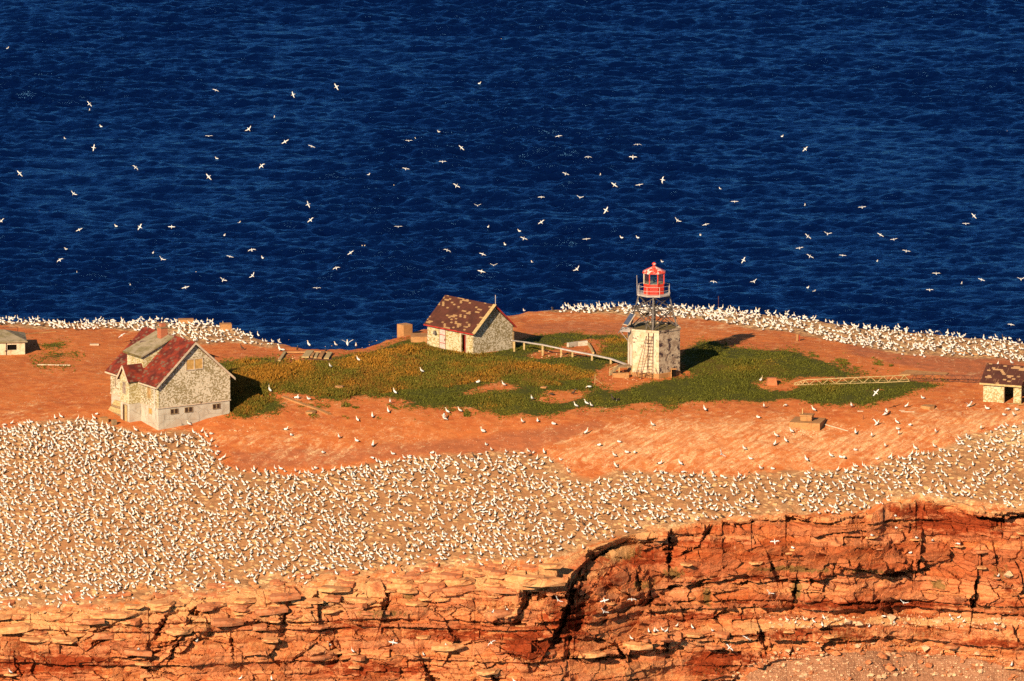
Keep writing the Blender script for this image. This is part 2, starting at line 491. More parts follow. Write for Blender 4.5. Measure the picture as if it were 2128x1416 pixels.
def brown_mask(px, py):
    """where the meadow is dry, tall and golden"""
    px = px + 16 * fbm(px / 40, py / 12, 141, 3); py = py + 8 * fbm(px / 40, py / 12, 142, 3)
    b = in_poly(px, py, [(470, 752), (690, 750), (850, 716), (980, 738), (1060, 742), (1240, 770), (1215, 790), (1130, 800), (1000, 792), (960, 800), (840, 810), (700, 826), (600, 815), (520, 862), (470, 862)]) * 1.0
    b = np.maximum(b, 0.4 * in_poly(px, py, [(1460, 740), (1600, 745), (1640, 775), (1520, 790), (1440, 775)]))
    b = np.maximum(b, 0.7 * in_poly(px, py, [(1230, 705), (1305, 705), (1305, 745), (1250, 745)]))
    return b

COLONY_F = [(-300, 880), (0, 893), (90, 878), (180, 872), (230, 880), (300, 903), (390, 892), (440, 915), (455, 958), (520, 985), (575, 985), (600, 992), (680, 980), (760, 966), (840, 952), (900, 948), (1000, 940), (1120, 940), (1160, 960), (1170, 985),
            (1230, 1000), (1290, 975), (1350, 985), (1430, 990), (1560, 985), (1680, 978), (1760, 978), (1830, 962), (1900, 945), (1960, 928), (2010, 905), (2128, 880), (2400, 860), (2400, 1040), (2128, 1062), (2060, 1052), (1990, 1040), (1900, 1036), (1840, 1044), (1800, 1062),
            (1740, 1068), (1640, 1066), (1560, 1072), (1500, 1078), (1430, 1090), (1360, 1100), (1300, 1112), (1250, 1130), (1190, 1150), (1120, 1168), (1000, 1172), (900, 1180), (780, 1190), (700, 1200), (620, 1212), (520, 1222), (420, 1235), (330, 1245), (200, 1258), (100, 1262), (0, 1268), (-300, 1280)]
COLONY_L = [(-300, 655), (0, 664), (120, 666), (240, 665), (340, 665), (440, 670), (500, 685), (545, 702), (600, 718), (545, 720), (470, 708), (420, 716), (380, 708), (330, 694), (250, 686), (180, 684), (100, 682), (40, 676), (-300, 668)]
COLONY_R = [(1068, 650), (1110, 643), (1150, 640), (1250, 635), (1330, 634), (1400, 635), (1500, 641), (1600, 651), (1700, 664), (1800, 678), (1950, 691), (2050, 700), (2128, 709), (2400, 735), (2400, 785), (2128, 753), (2050, 745), (1960, 741), (1850, 734), (1760, 714), (1700, 702), (1620, 690), (1540, 676), (1470, 664), (1400, 661), (1330, 657), (1250, 653), (1180, 649), (1110, 649)]

def build_ground():
    xs = graded(-66, 66, 0.27, -112, 112, 1.35)
    r = np.concatenate([np.linspace(0, 1, 330) ** 1.0])
    yr = rim_y(xs); yb = back_y(xs)
    rows_y = yr[None] + r[:, None] * (yb - yr)[None]
    X = np.repeat(xs[None], len(r), 0)
    Z = H0(X, rows_y)
    # rounded, crumbling far edge
    d = yb[None] - rows_y
    Z = Z - 0.5 * np.exp(-d / 1.2) + 0.25 * np.exp(-d / 2.5) * fbm(X / 1.1, rows_y / 1.5, 61, 3)
    # stony ledges near the rim
    e = rows_y - yr[None]
    st = np.exp(-e / 4.0) * sstep(0.05, 0.8, e)
    Z = Z + st * (0.35 * np.sign(vnoise(X / 2.6 + 0.4 * fbm(X, rows_y, 66, 2), rows_y / 1.2, 65)) * 0.6 + 0.25 * fbm(X / 0.9, rows_y / 0.7, 67, 3))
    # small roughness, nests
    Z = Z + 0.05 * fbm(X / 0.8, rows_y / 0.9, 68, 2)
    ext_y = [yb + q for q in (0.3, 0.7, 1.5, 4.0, 9.0)]
    ext_z = [Z[-1] - q for q in (0.5, 1.6, 5.0, 18.0, 38.0)]
    Y = np.concatenate([rows_y, np.array(ext_y)]); X = np.concatenate([X, np.repeat(xs[None], 5, 0)]); Z = np.concatenate([Z, np.array(ext_z)])
    px, py, _ = project(X, Y, Z)
    gm = grass_mask(px, py, X, Y)
    bm = brown_mask(px, py)
    qx = px + 14 * fbm(X / 3, Y / 5, 71, 3); qy = py + 9 * fbm(X / 3 + 9, Y / 5, 72, 3)
    cf = in_poly(qx, qy, COLONY_F)
    cb = in_poly(qx, qy, COLONY_L) | in_poly(qx, qy, COLONY_R)
    # droppings: heavy near the rim and in a wide sweep over the right foreground, light elsewhere
    guano = 0.26 * cf + 0.62 * cb
    guano = np.maximum(guano, (0.85 + 0.6 * fbm(X / 3.5, Y / 2.5, 73, 3)) * np.exp(-np.clip(Y - rim_y(X), 0, 99) / 3.0))
    guano = np.maximum(guano, 0.80 * in_poly(qx, qy, [(1130, 930), (1230, 900), (1330, 870), (1500, 872), (1640, 868), (1760, 905), (1900, 860), (2060, 850), (2128, 840), (2400, 840), (2400, 960), (2000, 930), (1900, 950), (1750, 975), (1300, 985), (1150, 960)]))
    guano = np.maximum(guano, 0.52 * in_poly(qx, qy, [(0, 870), (60, 830), (200, 880), (440, 900), (620, 880), (760, 880), (900, 900), (900, 940), (600, 980), (440, 930), (0, 900)]))
    guano = np.maximum(guano, 0.55 * in_poly(qx, qy, [(1060, 648), (1150, 640), (1320, 648), (1470, 664), (1620, 690), (1500, 690), (1400, 675), (1200, 668), (1080, 668)]))
    guano = np.maximum(guano, 0.5 * np.exp(-(back_y(X) - Y).clip(0) / 2.0))
    guano = np.maximum(guano, 0.29)
    darksoil = in_poly(qx, qy, [(480, 940), (900, 920), (1200, 880), (1280, 880), (1100, 940), (900, 945), (600, 975), (500, 978)]) * 0.8
    darksoil = np.maximum(darksoil, 0.9 * in_poly(qx, qy, [(1760, 720), (1960, 730), (2128, 738), (2128, 800), (2030, 800), (1900, 765), (1780, 740)]))
    darksoil = np.maximum(darksoil, 0.6 * in_poly(qx, qy, [(1080, 670), (1300, 668), (1310, 690), (1100, 690)]))
    # blur the region masks over neighbouring vertices
    def blur(a, n=2):
        a = a.astype(float)
        for _ in range(n):
            p = np.pad(a, 1, mode='edge'); a = (p[1:-1, 1:-1] * 2 + p[:-2, 1:-1] + p[2:, 1:-1] + p[1:-1, :-2] + p[1:-1, 2:]) / 6
        return a
    def bblur(a, n):
        a = a.astype(float)
        for ax_ in (0, 1):
            p = np.pad(a, [(n + 1, n) if q_ == ax_ else (0, 0) for q_ in (0, 1)], mode='edge'); cs_ = np.cumsum(p, ax_)
            a = (np.take(cs_, range(2 * n + 1, cs_.shape[ax_]), ax_) - np.take(cs_, range(0, cs_.shape[ax_] - 2 * n - 1), ax_)) / (2 * n + 1)
        return a
    V = np.stack([X, Y, Z], -1).reshape(-1, 3)
    k = NT('red_soil', 0.95, 0.08); v = k.obj()
    s1 = k.sep(k.attr('mask')); s2 = k.sep(k.attr('mask2'))
    big = k.noise(v, 0.10, 4, 0.6); mid = k.noise(v, 0.9, 6, 0.7); fine = k.noise(v, 6.0, 4, 0.7)
    orange = k.mix(k.step(big, 0.35, 0.65), (0.44, 0.115, 0.027, 1), (0.36, 0.085, 0.022, 1))
    orange = k.mix(k.step(mid, 0.38, 0.66), orange, (0.47, 0.15, 0.042, 1))
    orange = k.mix(k.math('MULTIPLY', k.step(fine, 0.52, 0.70), 0.35), orange, (0.20, 0.05, 0.02, 1))
    orange = k.mix(s2[1], orange, k.mix(k.step(mid, 0.4, 0.65), (0.27, 0.085, 0.035, 1), (0.36, 0.105, 0.04, 1)))
    # colony floor: trodden brown earth with pale nest mounds
    nest = k.voro(k.scale(v, (1, 1.05, 1)), 1.15, 'F1')
    floor_ = k.mix(k.step(mid, 0.35, 0.65), (0.24, 0.112, 0.048, 1), (0.34, 0.155, 0.062, 1))
    floor_ = k.mix(k.step(k.math('ADD', nest, k.math('MULTIPLY', k.math('SUBTRACT', mid, 0.5), 1.3)), 0.44, 0.22), floor_, k.mix(fine, (0.40, 0.205, 0.08, 1), (0.60, 0.36, 0.16, 1)))
    c = k.mix(k.step(k.math('ADD', s1[1], k.math('MULTIPLY', k.math('SUBTRACT', mid, 0.5), 0.9)), 0.25, 0.75), orange, floor_)
    # droppings in broken streaks
    rot = k.n('ShaderNodeMapping'); k.put(rot.inputs['Vector'], v); rot.inputs['Rotation'].default_value = (0, 0, math.radians(-58)); rot.inputs['Scale'].default_value = (1, 1, 1)
    sk_ = k.noise(k.scale(rot.outputs[0], (0.20, 0.50, 0.3)), 1.0, 7, 0.68, 1.6)
    g1_ = k.noise(k.scale(v, (0.8, 0.42, 1)), 1.9, 8, 0.78, 0.8); g2_ = k.noise(v, 0.22, 4, 0.6)
    thr = k.math('SUBTRACT', 0.80, k.math('MULTIPLY', s1[0], 0.52))
    gv = k.math('ADD', g1_, k.math('ADD', k.math('MULTIPLY', k.math('SUBTRACT', g2_, 0.5), 0.30), k.math('MULTIPLY', k.math('SUBTRACT', sk_, 0.5), 0.95)))
    gf = k.n('ShaderNodeMapRange'); k.put(gf.inputs['Value'], k.math('SUBTRACT', gv, thr)); gf.inputs['From Min'].default_value = -0.06; gf.inputs['From Max'].default_value = 0.14
    c = k.mix(k.math('MULTIPLY', gf.outputs[0], k.math('ADD', 0.15, k.math('MULTIPLY', k.math('MULTIPLY', k.step(fine, 0.38, 0.58), k.step(k.noise(k.scale(rot.outputs[0], (0.35, 1.6, 0.6)), 1.0, 5, 0.7), 0.40, 0.62)), 0.8))), c, k.mix(fine, (0.60, 0.36, 0.14, 1), (0.78, 0.56, 0.31, 1)))
    speck = k.voro(v, 3.4, 'F1')
    sp_on = k.step(k.noise(v, 0.6, 2), 0.45, 0.60)
    c = k.mix(k.math('MULTIPLY', k.math('MULTIPLY', k.step(speck, 0.20, 0.13), sp_on), 0.8), c, (0.70, 0.48, 0.28, 1))
    sp2 = k.voro(k.scale(v, (1, 1, 1), (3.3, 1.7, 0)), 2.9, 'F1')
    c = k.mix(k.math('MULTIPLY', k.math('MULTIPLY', k.step(sp2, 0.16, 0.10), k.step(k.noise(v, 0.45, 3), 0.50, 0.62)), 0.7), c, (0.10, 0.032, 0.014, 1))
    # turf under the grass blades
    turf = k.mix(s2[0], (0.050, 0.048, 0.008, 1), (0.13, 0.065, 0.010, 1))
    c = k.mix(k.step(k.math('ADD', s1[2], k.math('MULTIPLY', k.math('SUBTRACT', k.noise(v, 1.6, 6, 0.75), 0.5), 1.5)), 0.40, 0.60), c, turf)
    hgt = k.math('ADD', k.math('MULTIPLY', mid, 0.6), k.math('ADD', k.math('MULTIPLY', fine, 0.25), k.math('MULTIPLY', k.math('MULTIPLY', k.step(nest, 0.45, 0.2), s1[1]), 0.7)))
    k.bump(hgt, 0.9, 0.16)
    me = np_mesh('ground', V, grid_faces(*X.shape), [k.out(c)], smooth=True)
    vcol(me, 'mask', np.stack([bblur(bblur(guano, 10), 8), bblur(np.maximum(cf, cb), 4), bblur(gm, 6)], -1).reshape(-1, 3))
    vcol(me, 'mask2', np.stack([blur(bm, 3), blur(darksoil, 6), np.zeros_like(bm)], -1).reshape(-1, 3))
    return setp(link('ground', me), 'bare orange-red island top with a patch of green', None, None, 'structure')
GROUND = build_ground()

# ================================================================== THE CLIFF
def px_poly(pts):
    p = np.array(pts, float); return p[:, 0], p[:, 1]

# dark clefts and undercuts of the rock face: (pixel line, half width in pixels, depth in metres)
CLEFTS = [
    ([(1265, 1134), (1238, 1150), (1210, 1176), (1188, 1212), (1178, 1262), (1168, 1302), (1152, 1328)], 13, 2.6),
    ([(1240, 1142), (1300, 1124), (1345, 1128), (1390, 1120)], 7, 1.2),
    ([(1212, 1190), (1200, 1240), (1196, 1300)], 16, 0.9),
    ([(1092, 1215), (1092, 1255), (1078, 1275)], 9, 1.6),
    ([(1105, 1222), (1130, 1236), (1160, 1240)], 14, 1.6),
    ([(800, 1226), (806, 1242), (798, 1270)], 9, 1.5),
    ([(660, 1245), (662, 1282)], 8, 1.5),
    ([(592, 1270), (586, 1292)], 9, 1.5),
    ([(410, 1268), (396, 1288), (388, 1304)], 8, 1.6), ([(374, 1330), (362, 1346), (354, 1364)], 7, 1.3),
    ([(345, 1284), (336, 1298), (328, 1310)], 8, 1.4),
    ([(224, 1302), (200, 1316)], 8, 1.2), ([(210, 1330), (194, 1342)], 7, 1.0),
    ([(1388, 1140), (1388, 1164)], 9, 1.5),
    ([(1480, 1090), (1462, 1118), (1450, 1136), (1420, 1150)], 5, 0.8),
    ([(1490, 1084), (1525, 1092), (1556, 1084)], 6, 1.2),
    ([(1180, 1142), (1240, 1128), (1300, 1122)], 5, 0.9),
    ([(1625, 1072), (1680, 1084), (1725, 1086), (1778, 1076)], 6, 1.1),
    ([(2040, 1074), (2070, 1080), (2110, 1080), (2150, 1070)], 9, 1.8),
    ([(1914, 1122), (1912, 1150), (1906, 1176)], 8, 1.6),
    ([(1785, 1182), (1830, 1194), (1880, 1190), (1918, 1178)], 9, 1.9),
    ([(1720, 1202), (1600, 1208), (1540, 1212)], 5, 1.1), ([(1510, 1204), (1450, 1214), (1380, 1224)], 7, 1.2),
    ([(1600, 1168), (1606, 1186)], 7, 1.3), ([(1652, 1216), (1650, 1236)], 7, 1.4),
    ([(2028, 1206), (2026, 1236), (2022, 1262)], 8, 1.9), ([(2066, 1150), (2068, 1162)], 7, 1.2), ([(2036, 1140), (2040, 1180)], 3, 0.6),
    ([(1350, 1230), (1352, 1272)], 4, 0.8), ([(1324, 1200), (1328, 1225)], 6, 0.9),
    ([(1580, 1316), (1586, 1340)], 9, 1.6), ([(1420, 1326), (1450, 1322), (1500, 1320), (1570, 1322)], 4, 0.6),
    ([(1386, 1328), (1384, 1350)], 8, 1.3), ([(1285, 1350), (1296, 1366), (1240, 1368)], 8, 1.4), ([(1170, 1372), (1300, 1362)], 6, 1.0),
    ([(1182, 1330), (1178, 1372)], 8, 0.9), ([(1020, 1402), (1028, 1416)], 9, 1.4), ([(884, 1390), (896, 1416)], 8, 1.2), ([(700, 1362), (690, 1340)], 6, 0.9),
    ([(1030, 1296), (1090, 1290)], 5, 0.8), ([(700, 1250), (760, 1264), (800, 1258)], 5, 0.8), ([(610, 1372), (640, 1350), (676, 1320)], 5, 0.8),
    ([(268, 1366), (310, 1360), (330, 1354)], 5, 0.8), ([(298, 1390), (360, 1402)], 6, 0.8), ([(480, 1330), (484, 1360)], 5, 0.7),
    ([(330, 1345), (380, 1336)], 5, 0.8), ([(1100, 1380), (1010, 1330), (960, 1342)], 4, 0.6), ([(1460, 1300), (1340, 1330), (1250, 1350)], 4, 0.5),
]
BULGES = [([(1085, 1208), (1130, 1192)], 34, 1.6), ([(560, 1240), (610, 1238)], 16, 0.9), ([(250, 1272), (330, 1264), (420, 1262)], 14, 0.7), ([(1860, 1160), (1800, 1150), (1700, 1160)], 34, 1.1),
          ([(1020, 1278), (1070, 1274)], 14, 0.9), ([(420, 1310), (360, 1315)], 26, 0.6), ([(300, 1350), (270, 1356)], 10, 0.6), ([(1260, 1225), (1310, 1220)], 40, 0.9), ([(900, 1250), (1060, 1240)], 24, 0.5),
          ([(1300, 1345), (1400, 1330)], 20, 0.8), ([(1980, 1120), (2100, 1140)], 30, 0.5), ([(640, 1350), (690, 1345)], 18, 0.7)]

def seg_dist(px, py, pts):
    """distance to a broken line, how far along it, and on which side (positive: left of it or above it)"""
    d = np.full(px.shape, 1e9); al = np.zeros(px.shape); sd_ = np.zeros(px.shape)
    ln = [math.hypot(x1 - x0, y1 - y0) for (x0, y0), (x1, y1) in zip(pts[:-1], pts[1:])]; tot = sum(ln); acc = 0
    for ((x0, y0), (x1, y1)), l in zip(zip(pts[:-1], pts[1:]), ln):
        vx, vy = x1 - x0, y1 - y0
        t = np.clip(((px - x0) * vx + (py - y0) * vy) / (vx * vx + vy * vy + 1e-9), 0, 1)
        e = np.hypot(px - x0 - t * vx, py - y0 - t * vy)
        nx, ny = -vy, vx
        if nx + ny > 0: nx, ny = -nx, -ny
        c = e < d
        sd_ = np.where(c, (px - x0) * nx + (py - y0) * ny, sd_); al = np.where(c, (acc + t * l) / tot, al); d = np.minimum(d, e); acc += l
    return d, al, sd_

def build_cliff():
    us = graded(-64, 64, 0.105, -112, 112, 1.4)
    ts = np.concatenate([[-0.9, -0.5, -0.2], np.arange(0, 21.5, 0.10), [22.2, 23.5, 26, 30, 36, 44, 54]])
    nt, nu = len(ts), len(us)
    gx = np.linspace(-115, 115, 2301); gk = np.exp(-(np.arange(-80, 81) / 34.0) ** 2); gy = np.interp(gx, RX, RY); gy = np.convolve(np.pad(gy, 80, mode='edge'), gk / gk.sum(), 'valid')
    rs = np.interp(us, gx, gy) ; rj = rim_y(us)
    zr = H0(us, rj)
    pxr, pyr, dep = project(us, rj, zr)
    S = 18.1
    ledge_t = (np.interp(pxr, [1250, 1300, 1350, 1440, 1600, 1750, 1900, 2128], [1345, 1328, 1310, 1302, 1288, 1281, 1279, 1286]) - pyr) / S
    talus_t = (np.interp(pxr, [1450, 1500, 1560, 1620, 1750, 1870, 2000, 2128], [1440, 1420, 1372, 1348, 1332, 1330, 1345, 1372]) - pyr) / S + 1.0
    R = sstep(1180, 1420, pxr)[None]
    T = ts[:, None]
    ledge_t = ledge_t + 0.35 * fbm(us / 3.0, 0.4, 55, 3)
    on_ledge = sstep(-0.25, 0.25, T - ledge_t) * (1 - sstep(1.25, 1.75, T - ledge_t))
    on_talus = sstep(0.5, 1.3, T - talus_t) * sstep(1400, 1470, pxr)[None]
    phi = 40 + 39 * sstep(0.2, 0.5, T) * np.ones((nt, nu))
    phi = phi * (1 - on_ledge) + 26 * on_ledge
    phi = phi * (1 - on_talus) + 33 * on_talus
    phL = np.interp(ts, [0, 0.6, 2.0, 4.0, 6.5, 12], [24, 34, 46, 60, 68, 72])[:, None]
    phi = phL * (1 - R) + phi * R
    phi = np.where(T < 0, 12, phi); phi = np.where(T > 24, 70, phi)
    ph = np.radians(phi)
    dt = np.diff(ts, prepend=ts[0])[:, None]
    i0 = 3
    out = np.cumsum(np.cos(ph) * dt, 0); out -= out[i0]
    drop = np.cumsum(np.sin(ph) * dt, 0); drop -= drop[i0]
    fade = sstep(0.0, 4.5, T)
    Y = rj[None] * (1 - fade) + rs[None] * fade - out
    Z = zr[None] - drop
    Z[:i0] = H0(np.repeat(us[None], i0, 0), Y[:i0]) - 0.25
    X = np.repeat(us[None], nt, 0)
    px, py, _ = project(X, Y, Z)
    # ---- bedded, jointed rock
    rng = np.random.default_rng(5)
    q = Z + 0.035 * X + 0.5 * fbm(X / 22, Z / 40, 81, 2) + 0.16 * fbm(X / 1.6, Z / 1.2, 82, 3)
    uw = X + 0.35 * fbm(X / 1.5, Z / 1.0, 83, 3)
    b = [q.min() - 1]
    while b[-1] < q.max() + 1: b.append(b[-1] + rng.choice([0.28, 0.42, 0.6, 0.9, 1.3, 1.9], p=[.18, .22, .22, .18, .12, .08]))
    b = np.array(b); lay = np.searchsorted(b, q) - 1
    thick = (b[lay + 1] - b[lay]); frac = (q - b[lay]) / thick
    D = np.zeros_like(q); tone = np.zeros_like(q); ltone = np.zeros_like(q)
    for L_ in np.unique(lay):
        m = lay == L_
        wmean = 1.2 + 3.5 * (b[L_ + 1] - b[L_])
        e = np.cumsum(rng.uniform(0.45, 1.7, int(240 / wmean) + 60) * wmean) - 118 - wmean
        u_ = uw[m]; j = np.clip(np.searchsorted(e, u_) - 1, 0, len(e) - 2)
        cw = e[j + 1] - e[j]; fr = (u_ - e[j]) / cw
        ob = rng.normal(0, 0.17, len(e)); tilt = rng.normal(0, 0.16, len(e)); vt = rng.normal(0.05, 0.22, len(e)); to = rng.random(len(e))
        ck = 0.0 * e
        dd = np.minimum(fr, 1 - fr) * cw
        off = rng.normal(0, 0.36) + ob[j] + tilt[j] * (fr - 0.5) * np.minimum(cw, 3) + vt[j] * (frac[m] - 0.5) * np.minimum(thick[m], 1.2)
        off -= ck[j] * (1 - sstep(0.03, 0.11, dd))
        D[m] = off; tone[m] = to[j]; ltone[m] = rng.random()
    dl = np.minimum(frac, 1 - frac) * thick
    D -= 0.10 * (1 - sstep(0.03, 0.12, dl)) * sstep(-0.05, 0.15, vnoise(X / 3.0, q, 85))
    D += 0.9 * fbm(X / 11, Z / 9, 86, 3) + 0.42 * fbm(X / 3.0, Z / 2.4, 87, 3) + 0.10 * fbm(X / 0.55, Z / 0.4, 88, 3)
    tl = np.clip(on_talus * 1.0, 0, 1) * R
    soft = 1 - tl * 0.97
    D *= soft * (1 - 0.6 * on_ledge * R)
    # the left buttress is softer and more slumped towards its top
    D *= 1 - 0.45 * (1 - R) * (1 - sstep(0.5, 5.0, T))
    # broken facets that cut across the beds
    wx = X * 0.62 + 0.45 * fbm(X / 1.8, Z / 1.4, 93, 3); wz = q * 1.05 + 0.45 * fbm(X / 1.8 + 9, Z / 1.4, 94, 3)
    cx0 = np.floor(wx); cz0 = np.floor(wz); d1 = np.full(X.shape, 9.0); d2 = d1.copy(); idv = np.zeros(X.shape); sx_ = np.zeros(X.shape); sz_ = np.zeros(X.shape)
    for ii in (-1, 0, 1):
        for jj in (-1, 0, 1):
            qx_ = cx0 + ii; qz_ = cz0 + jj
            ax = qx_ + hash2(qx_, qz_, 3) - wx; az = qz_ + hash2(qx_, qz_, 4) - wz; dd = np.hypot(ax, az)
            c1 = dd < d1
            d2 = np.where(c1, d1, np.minimum(d2, dd)); idv = np.where(c1, hash2(qx_, qz_, 5), idv); sx_ = np.where(c1, ax * (hash2(qx_, qz_, 6) - .35), sx_); sz_ = np.where(c1, az * (hash2(qx_, qz_, 7) - .6), sz_); d1 = np.minimum(d1, dd)
    wx2 = X * 0.22 + 0.35 * fbm(X / 5, Z / 4, 193, 3); wz2 = q * 0.40 + 0.35 * fbm(X / 5 + 9, Z / 4, 194, 3)
    fx0 = np.floor(wx2); fz0 = np.floor(wz2); e1 = np.full(X.shape, 9.0); big_ = np.zeros(X.shape)
    for ii in (-1, 0, 1):
        for jj in (-1, 0, 1):
            qx_ = fx0 + ii; qz_ = fz0 + jj
            ax = qx_ + hash2(qx_, qz_, 13) - wx2; az = qz_ + hash2(qx_, qz_, 14) - wz2; dd = np.hypot(ax, az)
            c1 = dd < e1
            big_ = np.where(c1, (hash2(qx_, qz_, 15) - .5) * 1.3 + ax * (hash2(qx_, qz_, 16) - .35) * 2.4 + az * (hash2(qx_, qz_, 17) - .65) * 1.6, big_); e1 = np.minimum(e1, dd)
    D += big_ * soft * (1 - 0.6 * on_ledge * R) * (0.35 + 0.65 * (R + (1 - R) * sstep(1.0, 5.0, T)))
    D += ((idv - .5) * 0.5 + sx_ * 1.1 + sz_ * 1.0 - 0.03 * (1 - sstep(0.02, 0.10, d2 - d1))) * soft * (1 - 0.6 * on_ledge * R) * (0.45 + 0.55 * (R + (1 - R) * sstep(1.0, 5.0, T)))
    tone = 0.5 * tone + 0.5 * idv
    wobn = fbm(X / 0.8, Z / 0.8, 89, 4); wob2 = fbm(X / 2.2, Z / 2.0, 95, 2)
    for ci, (pts, wd, dep_) in enumerate(CLEFTS):
        d, al, side = seg_dist(px, py, pts)
        near = d < wd * 6 + 12
        if not near.any(): continue
        wv_ = wd * (0.45 + 0.55 * np.sin(np.pi * np.clip(al, .04, .96)) ** .6) * (0.95 + 0.75 * vnoise(al * 7, ci * 3.7 + 0 * al, 96))
        dn = d + wd * (0.35 * wobn + 0.45 * wob2 + 1.1 * (idv - .5))
        D = np.where(near, D - dep_ * 1.1 * (0.75 + 0.5 * vnoise(al * 5, 7.3 + ci + 0 * al, 97)) * (1 - sstep(wv_ * 0.6, wv_ * 0.8, dn)) + 0.42 * dep_ * np.sign(side) * np.exp(-d / (2.6 * wd)), D)
    for pts, wd, dep_ in BULGES:
        d = seg_dist(px, py, pts)[0] + wd * 0.5 * wobn + wd * .3 * wob2
        D += dep_ * (1 - sstep(wd * 0.6, wd * 0.95, d))
    D *= sstep(0.0, 0.25, T)
    Y2 = Y - D * (0.35 + 0.65 * np.sin(ph)); Z2 = Z + D * np.cos(ph) * 0.45
    Z2 += np.clip(on_talus * R, 0, 1) * (0.22 * fbm(X / 0.9, Y / 0.9, 90, 4) + 0.4 * fbm(X / 4, Y / 4, 91, 2))
    # where things are whitened, loose or deep red
    pale = np.exp(-np.clip(T, 0, 99) / (0.9 + 4.2 * (1 - R))) * (1 - 0.35 * R)
    pale = pale * (0.95 + 0.7 * fbm(X / 2.5, Z / 1.5, 98, 3))
    pale = np.maximum(pale, (0.72 + 0.6 * fbm(X / 2.5, Z / 0.8, 99, 3)) * np.exp(-((T - ledge_t - 0.9) / 1.0) ** 2) * sstep(1290, 1480, pxr)[None])
    pale = np.maximum(pale, 0.45 * np.exp(-((T - ledge_t - 2.6) / 1.0) ** 2) * R)
    for (cx, cy, sx, sy, a) in ((1110, 1202, 40, 20, 1.0), (1050, 1276, 26, 9, 1.0), (940, 1345, 50, 8, 0.7), (740, 1370, 22, 16, 0.6), (370, 1312, 30, 12, 0.8), (1290, 1225, 40, 28, 0.35), (1000, 1395, 120, 20, 0.45), (660, 1350, 40, 14, 0.5), (1330, 1400, 150, 25, 0.5), (560, 1345, 60, 20, 0.4), (1860, 1205, 60, 14, 0.35)):
        pale = np.maximum(pale, a * np.exp(-((px - cx) / sx) ** 2 - ((py - cy) / sy) ** 2))
    red = np.zeros_like(D)
    for (cx, cy, sx, sy, a) in ((2000, 1088, 120, 24, 1.0), (1905, 1060, 70, 16, 0.9), (1100, 1340, 60, 40, 1.0), (1180, 1290, 60, 60, 0.8), (1560, 1200, 300, 14, 0.45), (1800, 1258, 260, 14, 0.75), (1680, 1320, 160, 14, 0.8), (1440, 1280, 200, 14, 0.5), (100, 1380, 160, 30, 0.8), (780, 1390, 180, 22, 0.6),
                                (960, 1318, 160, 20, 0.6), (1470, 1380, 50, 36, 0.9), (1530, 1370, 60, 24, 0.7), (760, 1300, 80, 20, 0.55), (1320, 1160, 120, 26, 0.6), (1500, 1130, 160, 26, 0.35), (2090, 1230, 50, 60, 0.4), (2060, 1335, 100, 14, 0.7), (1260, 1200, 40, 40, 0.5)):
        red = np.maximum(red, a * np.exp(-((px - cx) / sx) ** 2 - ((py - cy) / sy) ** 2))
    moss = np.zeros_like(D)
    for (cx, cy, sx, sy, a) in ((1290, 1150, 50, 20, 0.9), (1640, 1180, 110, 7, 0.9), (1800, 1185, 60, 7, 0.8), (1655, 1225, 14, 24, 1.0), (1470, 1240, 10, 26, 1.0), (1340, 1215, 40, 14, 0.7), (1950, 1215, 20, 14, 0.9), (790, 1276, 70, 12, 0.7), (400, 1285, 30, 10, 0.5), (1400, 1190, 30, 14, 0.8), (1480, 1395, 60, 20, 0.4), (1750, 1330, 60, 12, 0.5), (850, 1238, 20, 12, 0.8), (2080, 1190, 30, 30, 0.5)):
        moss = np.maximum(moss, a * np.exp(-((px - cx) / sx) ** 2 - ((py - cy) / sy) ** 2))
    V = np.stack([X, Y2, Z2], -1).reshape(-1, 3)
    k = NT('red_sandstone', 0.92, 0.12); v = k.obj()
    s1 = k.sep(k.attr('mask')); s2 = k.sep(k.attr('mask2'))
    band = k.noise(k.scale(v, (0.05, 0.05, 0.9)), 1.6, 5, 0.6); blot = k.noise(v, 0.55, 7, 0.72, 0.5); fine = k.noise(k.scale(v, (1, 1, 1.8)), 3.4, 7, 0.78)
    c = k.mix(k.step(band, 0.36, 0.64), (0.37, 0.075, 0.015, 1), (0.57, 0.20, 0.062, 1))
    c = k.mix(k.math('MULTIPLY', s2[0], 0.65), c, (0.50, 0.20, 0.09, 1))
    c = k.mix(k.math('MULTIPLY', k.step(s2[1], 0.55, 0.9), 0.55), c, (0.27, 0.045, 0.010, 1))
    c = k.mix(k.math('MULTIPLY', k.step(blot, 0.54, 0.70), 0.55), c, (0.24, 0.040, 0.010, 1))
    c = k.mix(k.math('MULTIPLY', k.step(fine, 0.56, 0.74), 0.45), c, (0.15, 0.028, 0.010, 1))
    rd = k.step(k.math('ADD', s1[2], k.math('MULTIPLY', k.math('SUBTRACT', k.noise(k.scale(v, (0.6, 0.6, 2.2)), 1.0, 6, 0.7), 0.5), 2.2)), 0.30, 0.60)
    c = k.mix(k.math('MULTIPLY', rd, 0.95), c, k.mix(fine, (0.26, 0.036, 0.006, 1), (0.17, 0.020, 0.004, 1)))
    mo = k.step(k.math('ADD', s2[2], k.math('MULTIPLY', k.math('SUBTRACT', k.noise(k.scale(v, (2.2, 2.2, 1.0)), 1.2, 5, 0.7), 0.5), 1.8)), 0.35, 0.7)
    c = k.mix(k.math('MULTIPLY', mo, 0.75), c, k.mix(fine, (0.17, 0.115, 0.022, 1), (0.09, 0.06, 0.02, 1)))
    stk = k.noise(k.scale(v, (1.7, 1.7, 0.20)), 1.4, 6, 0.7, 0.3)
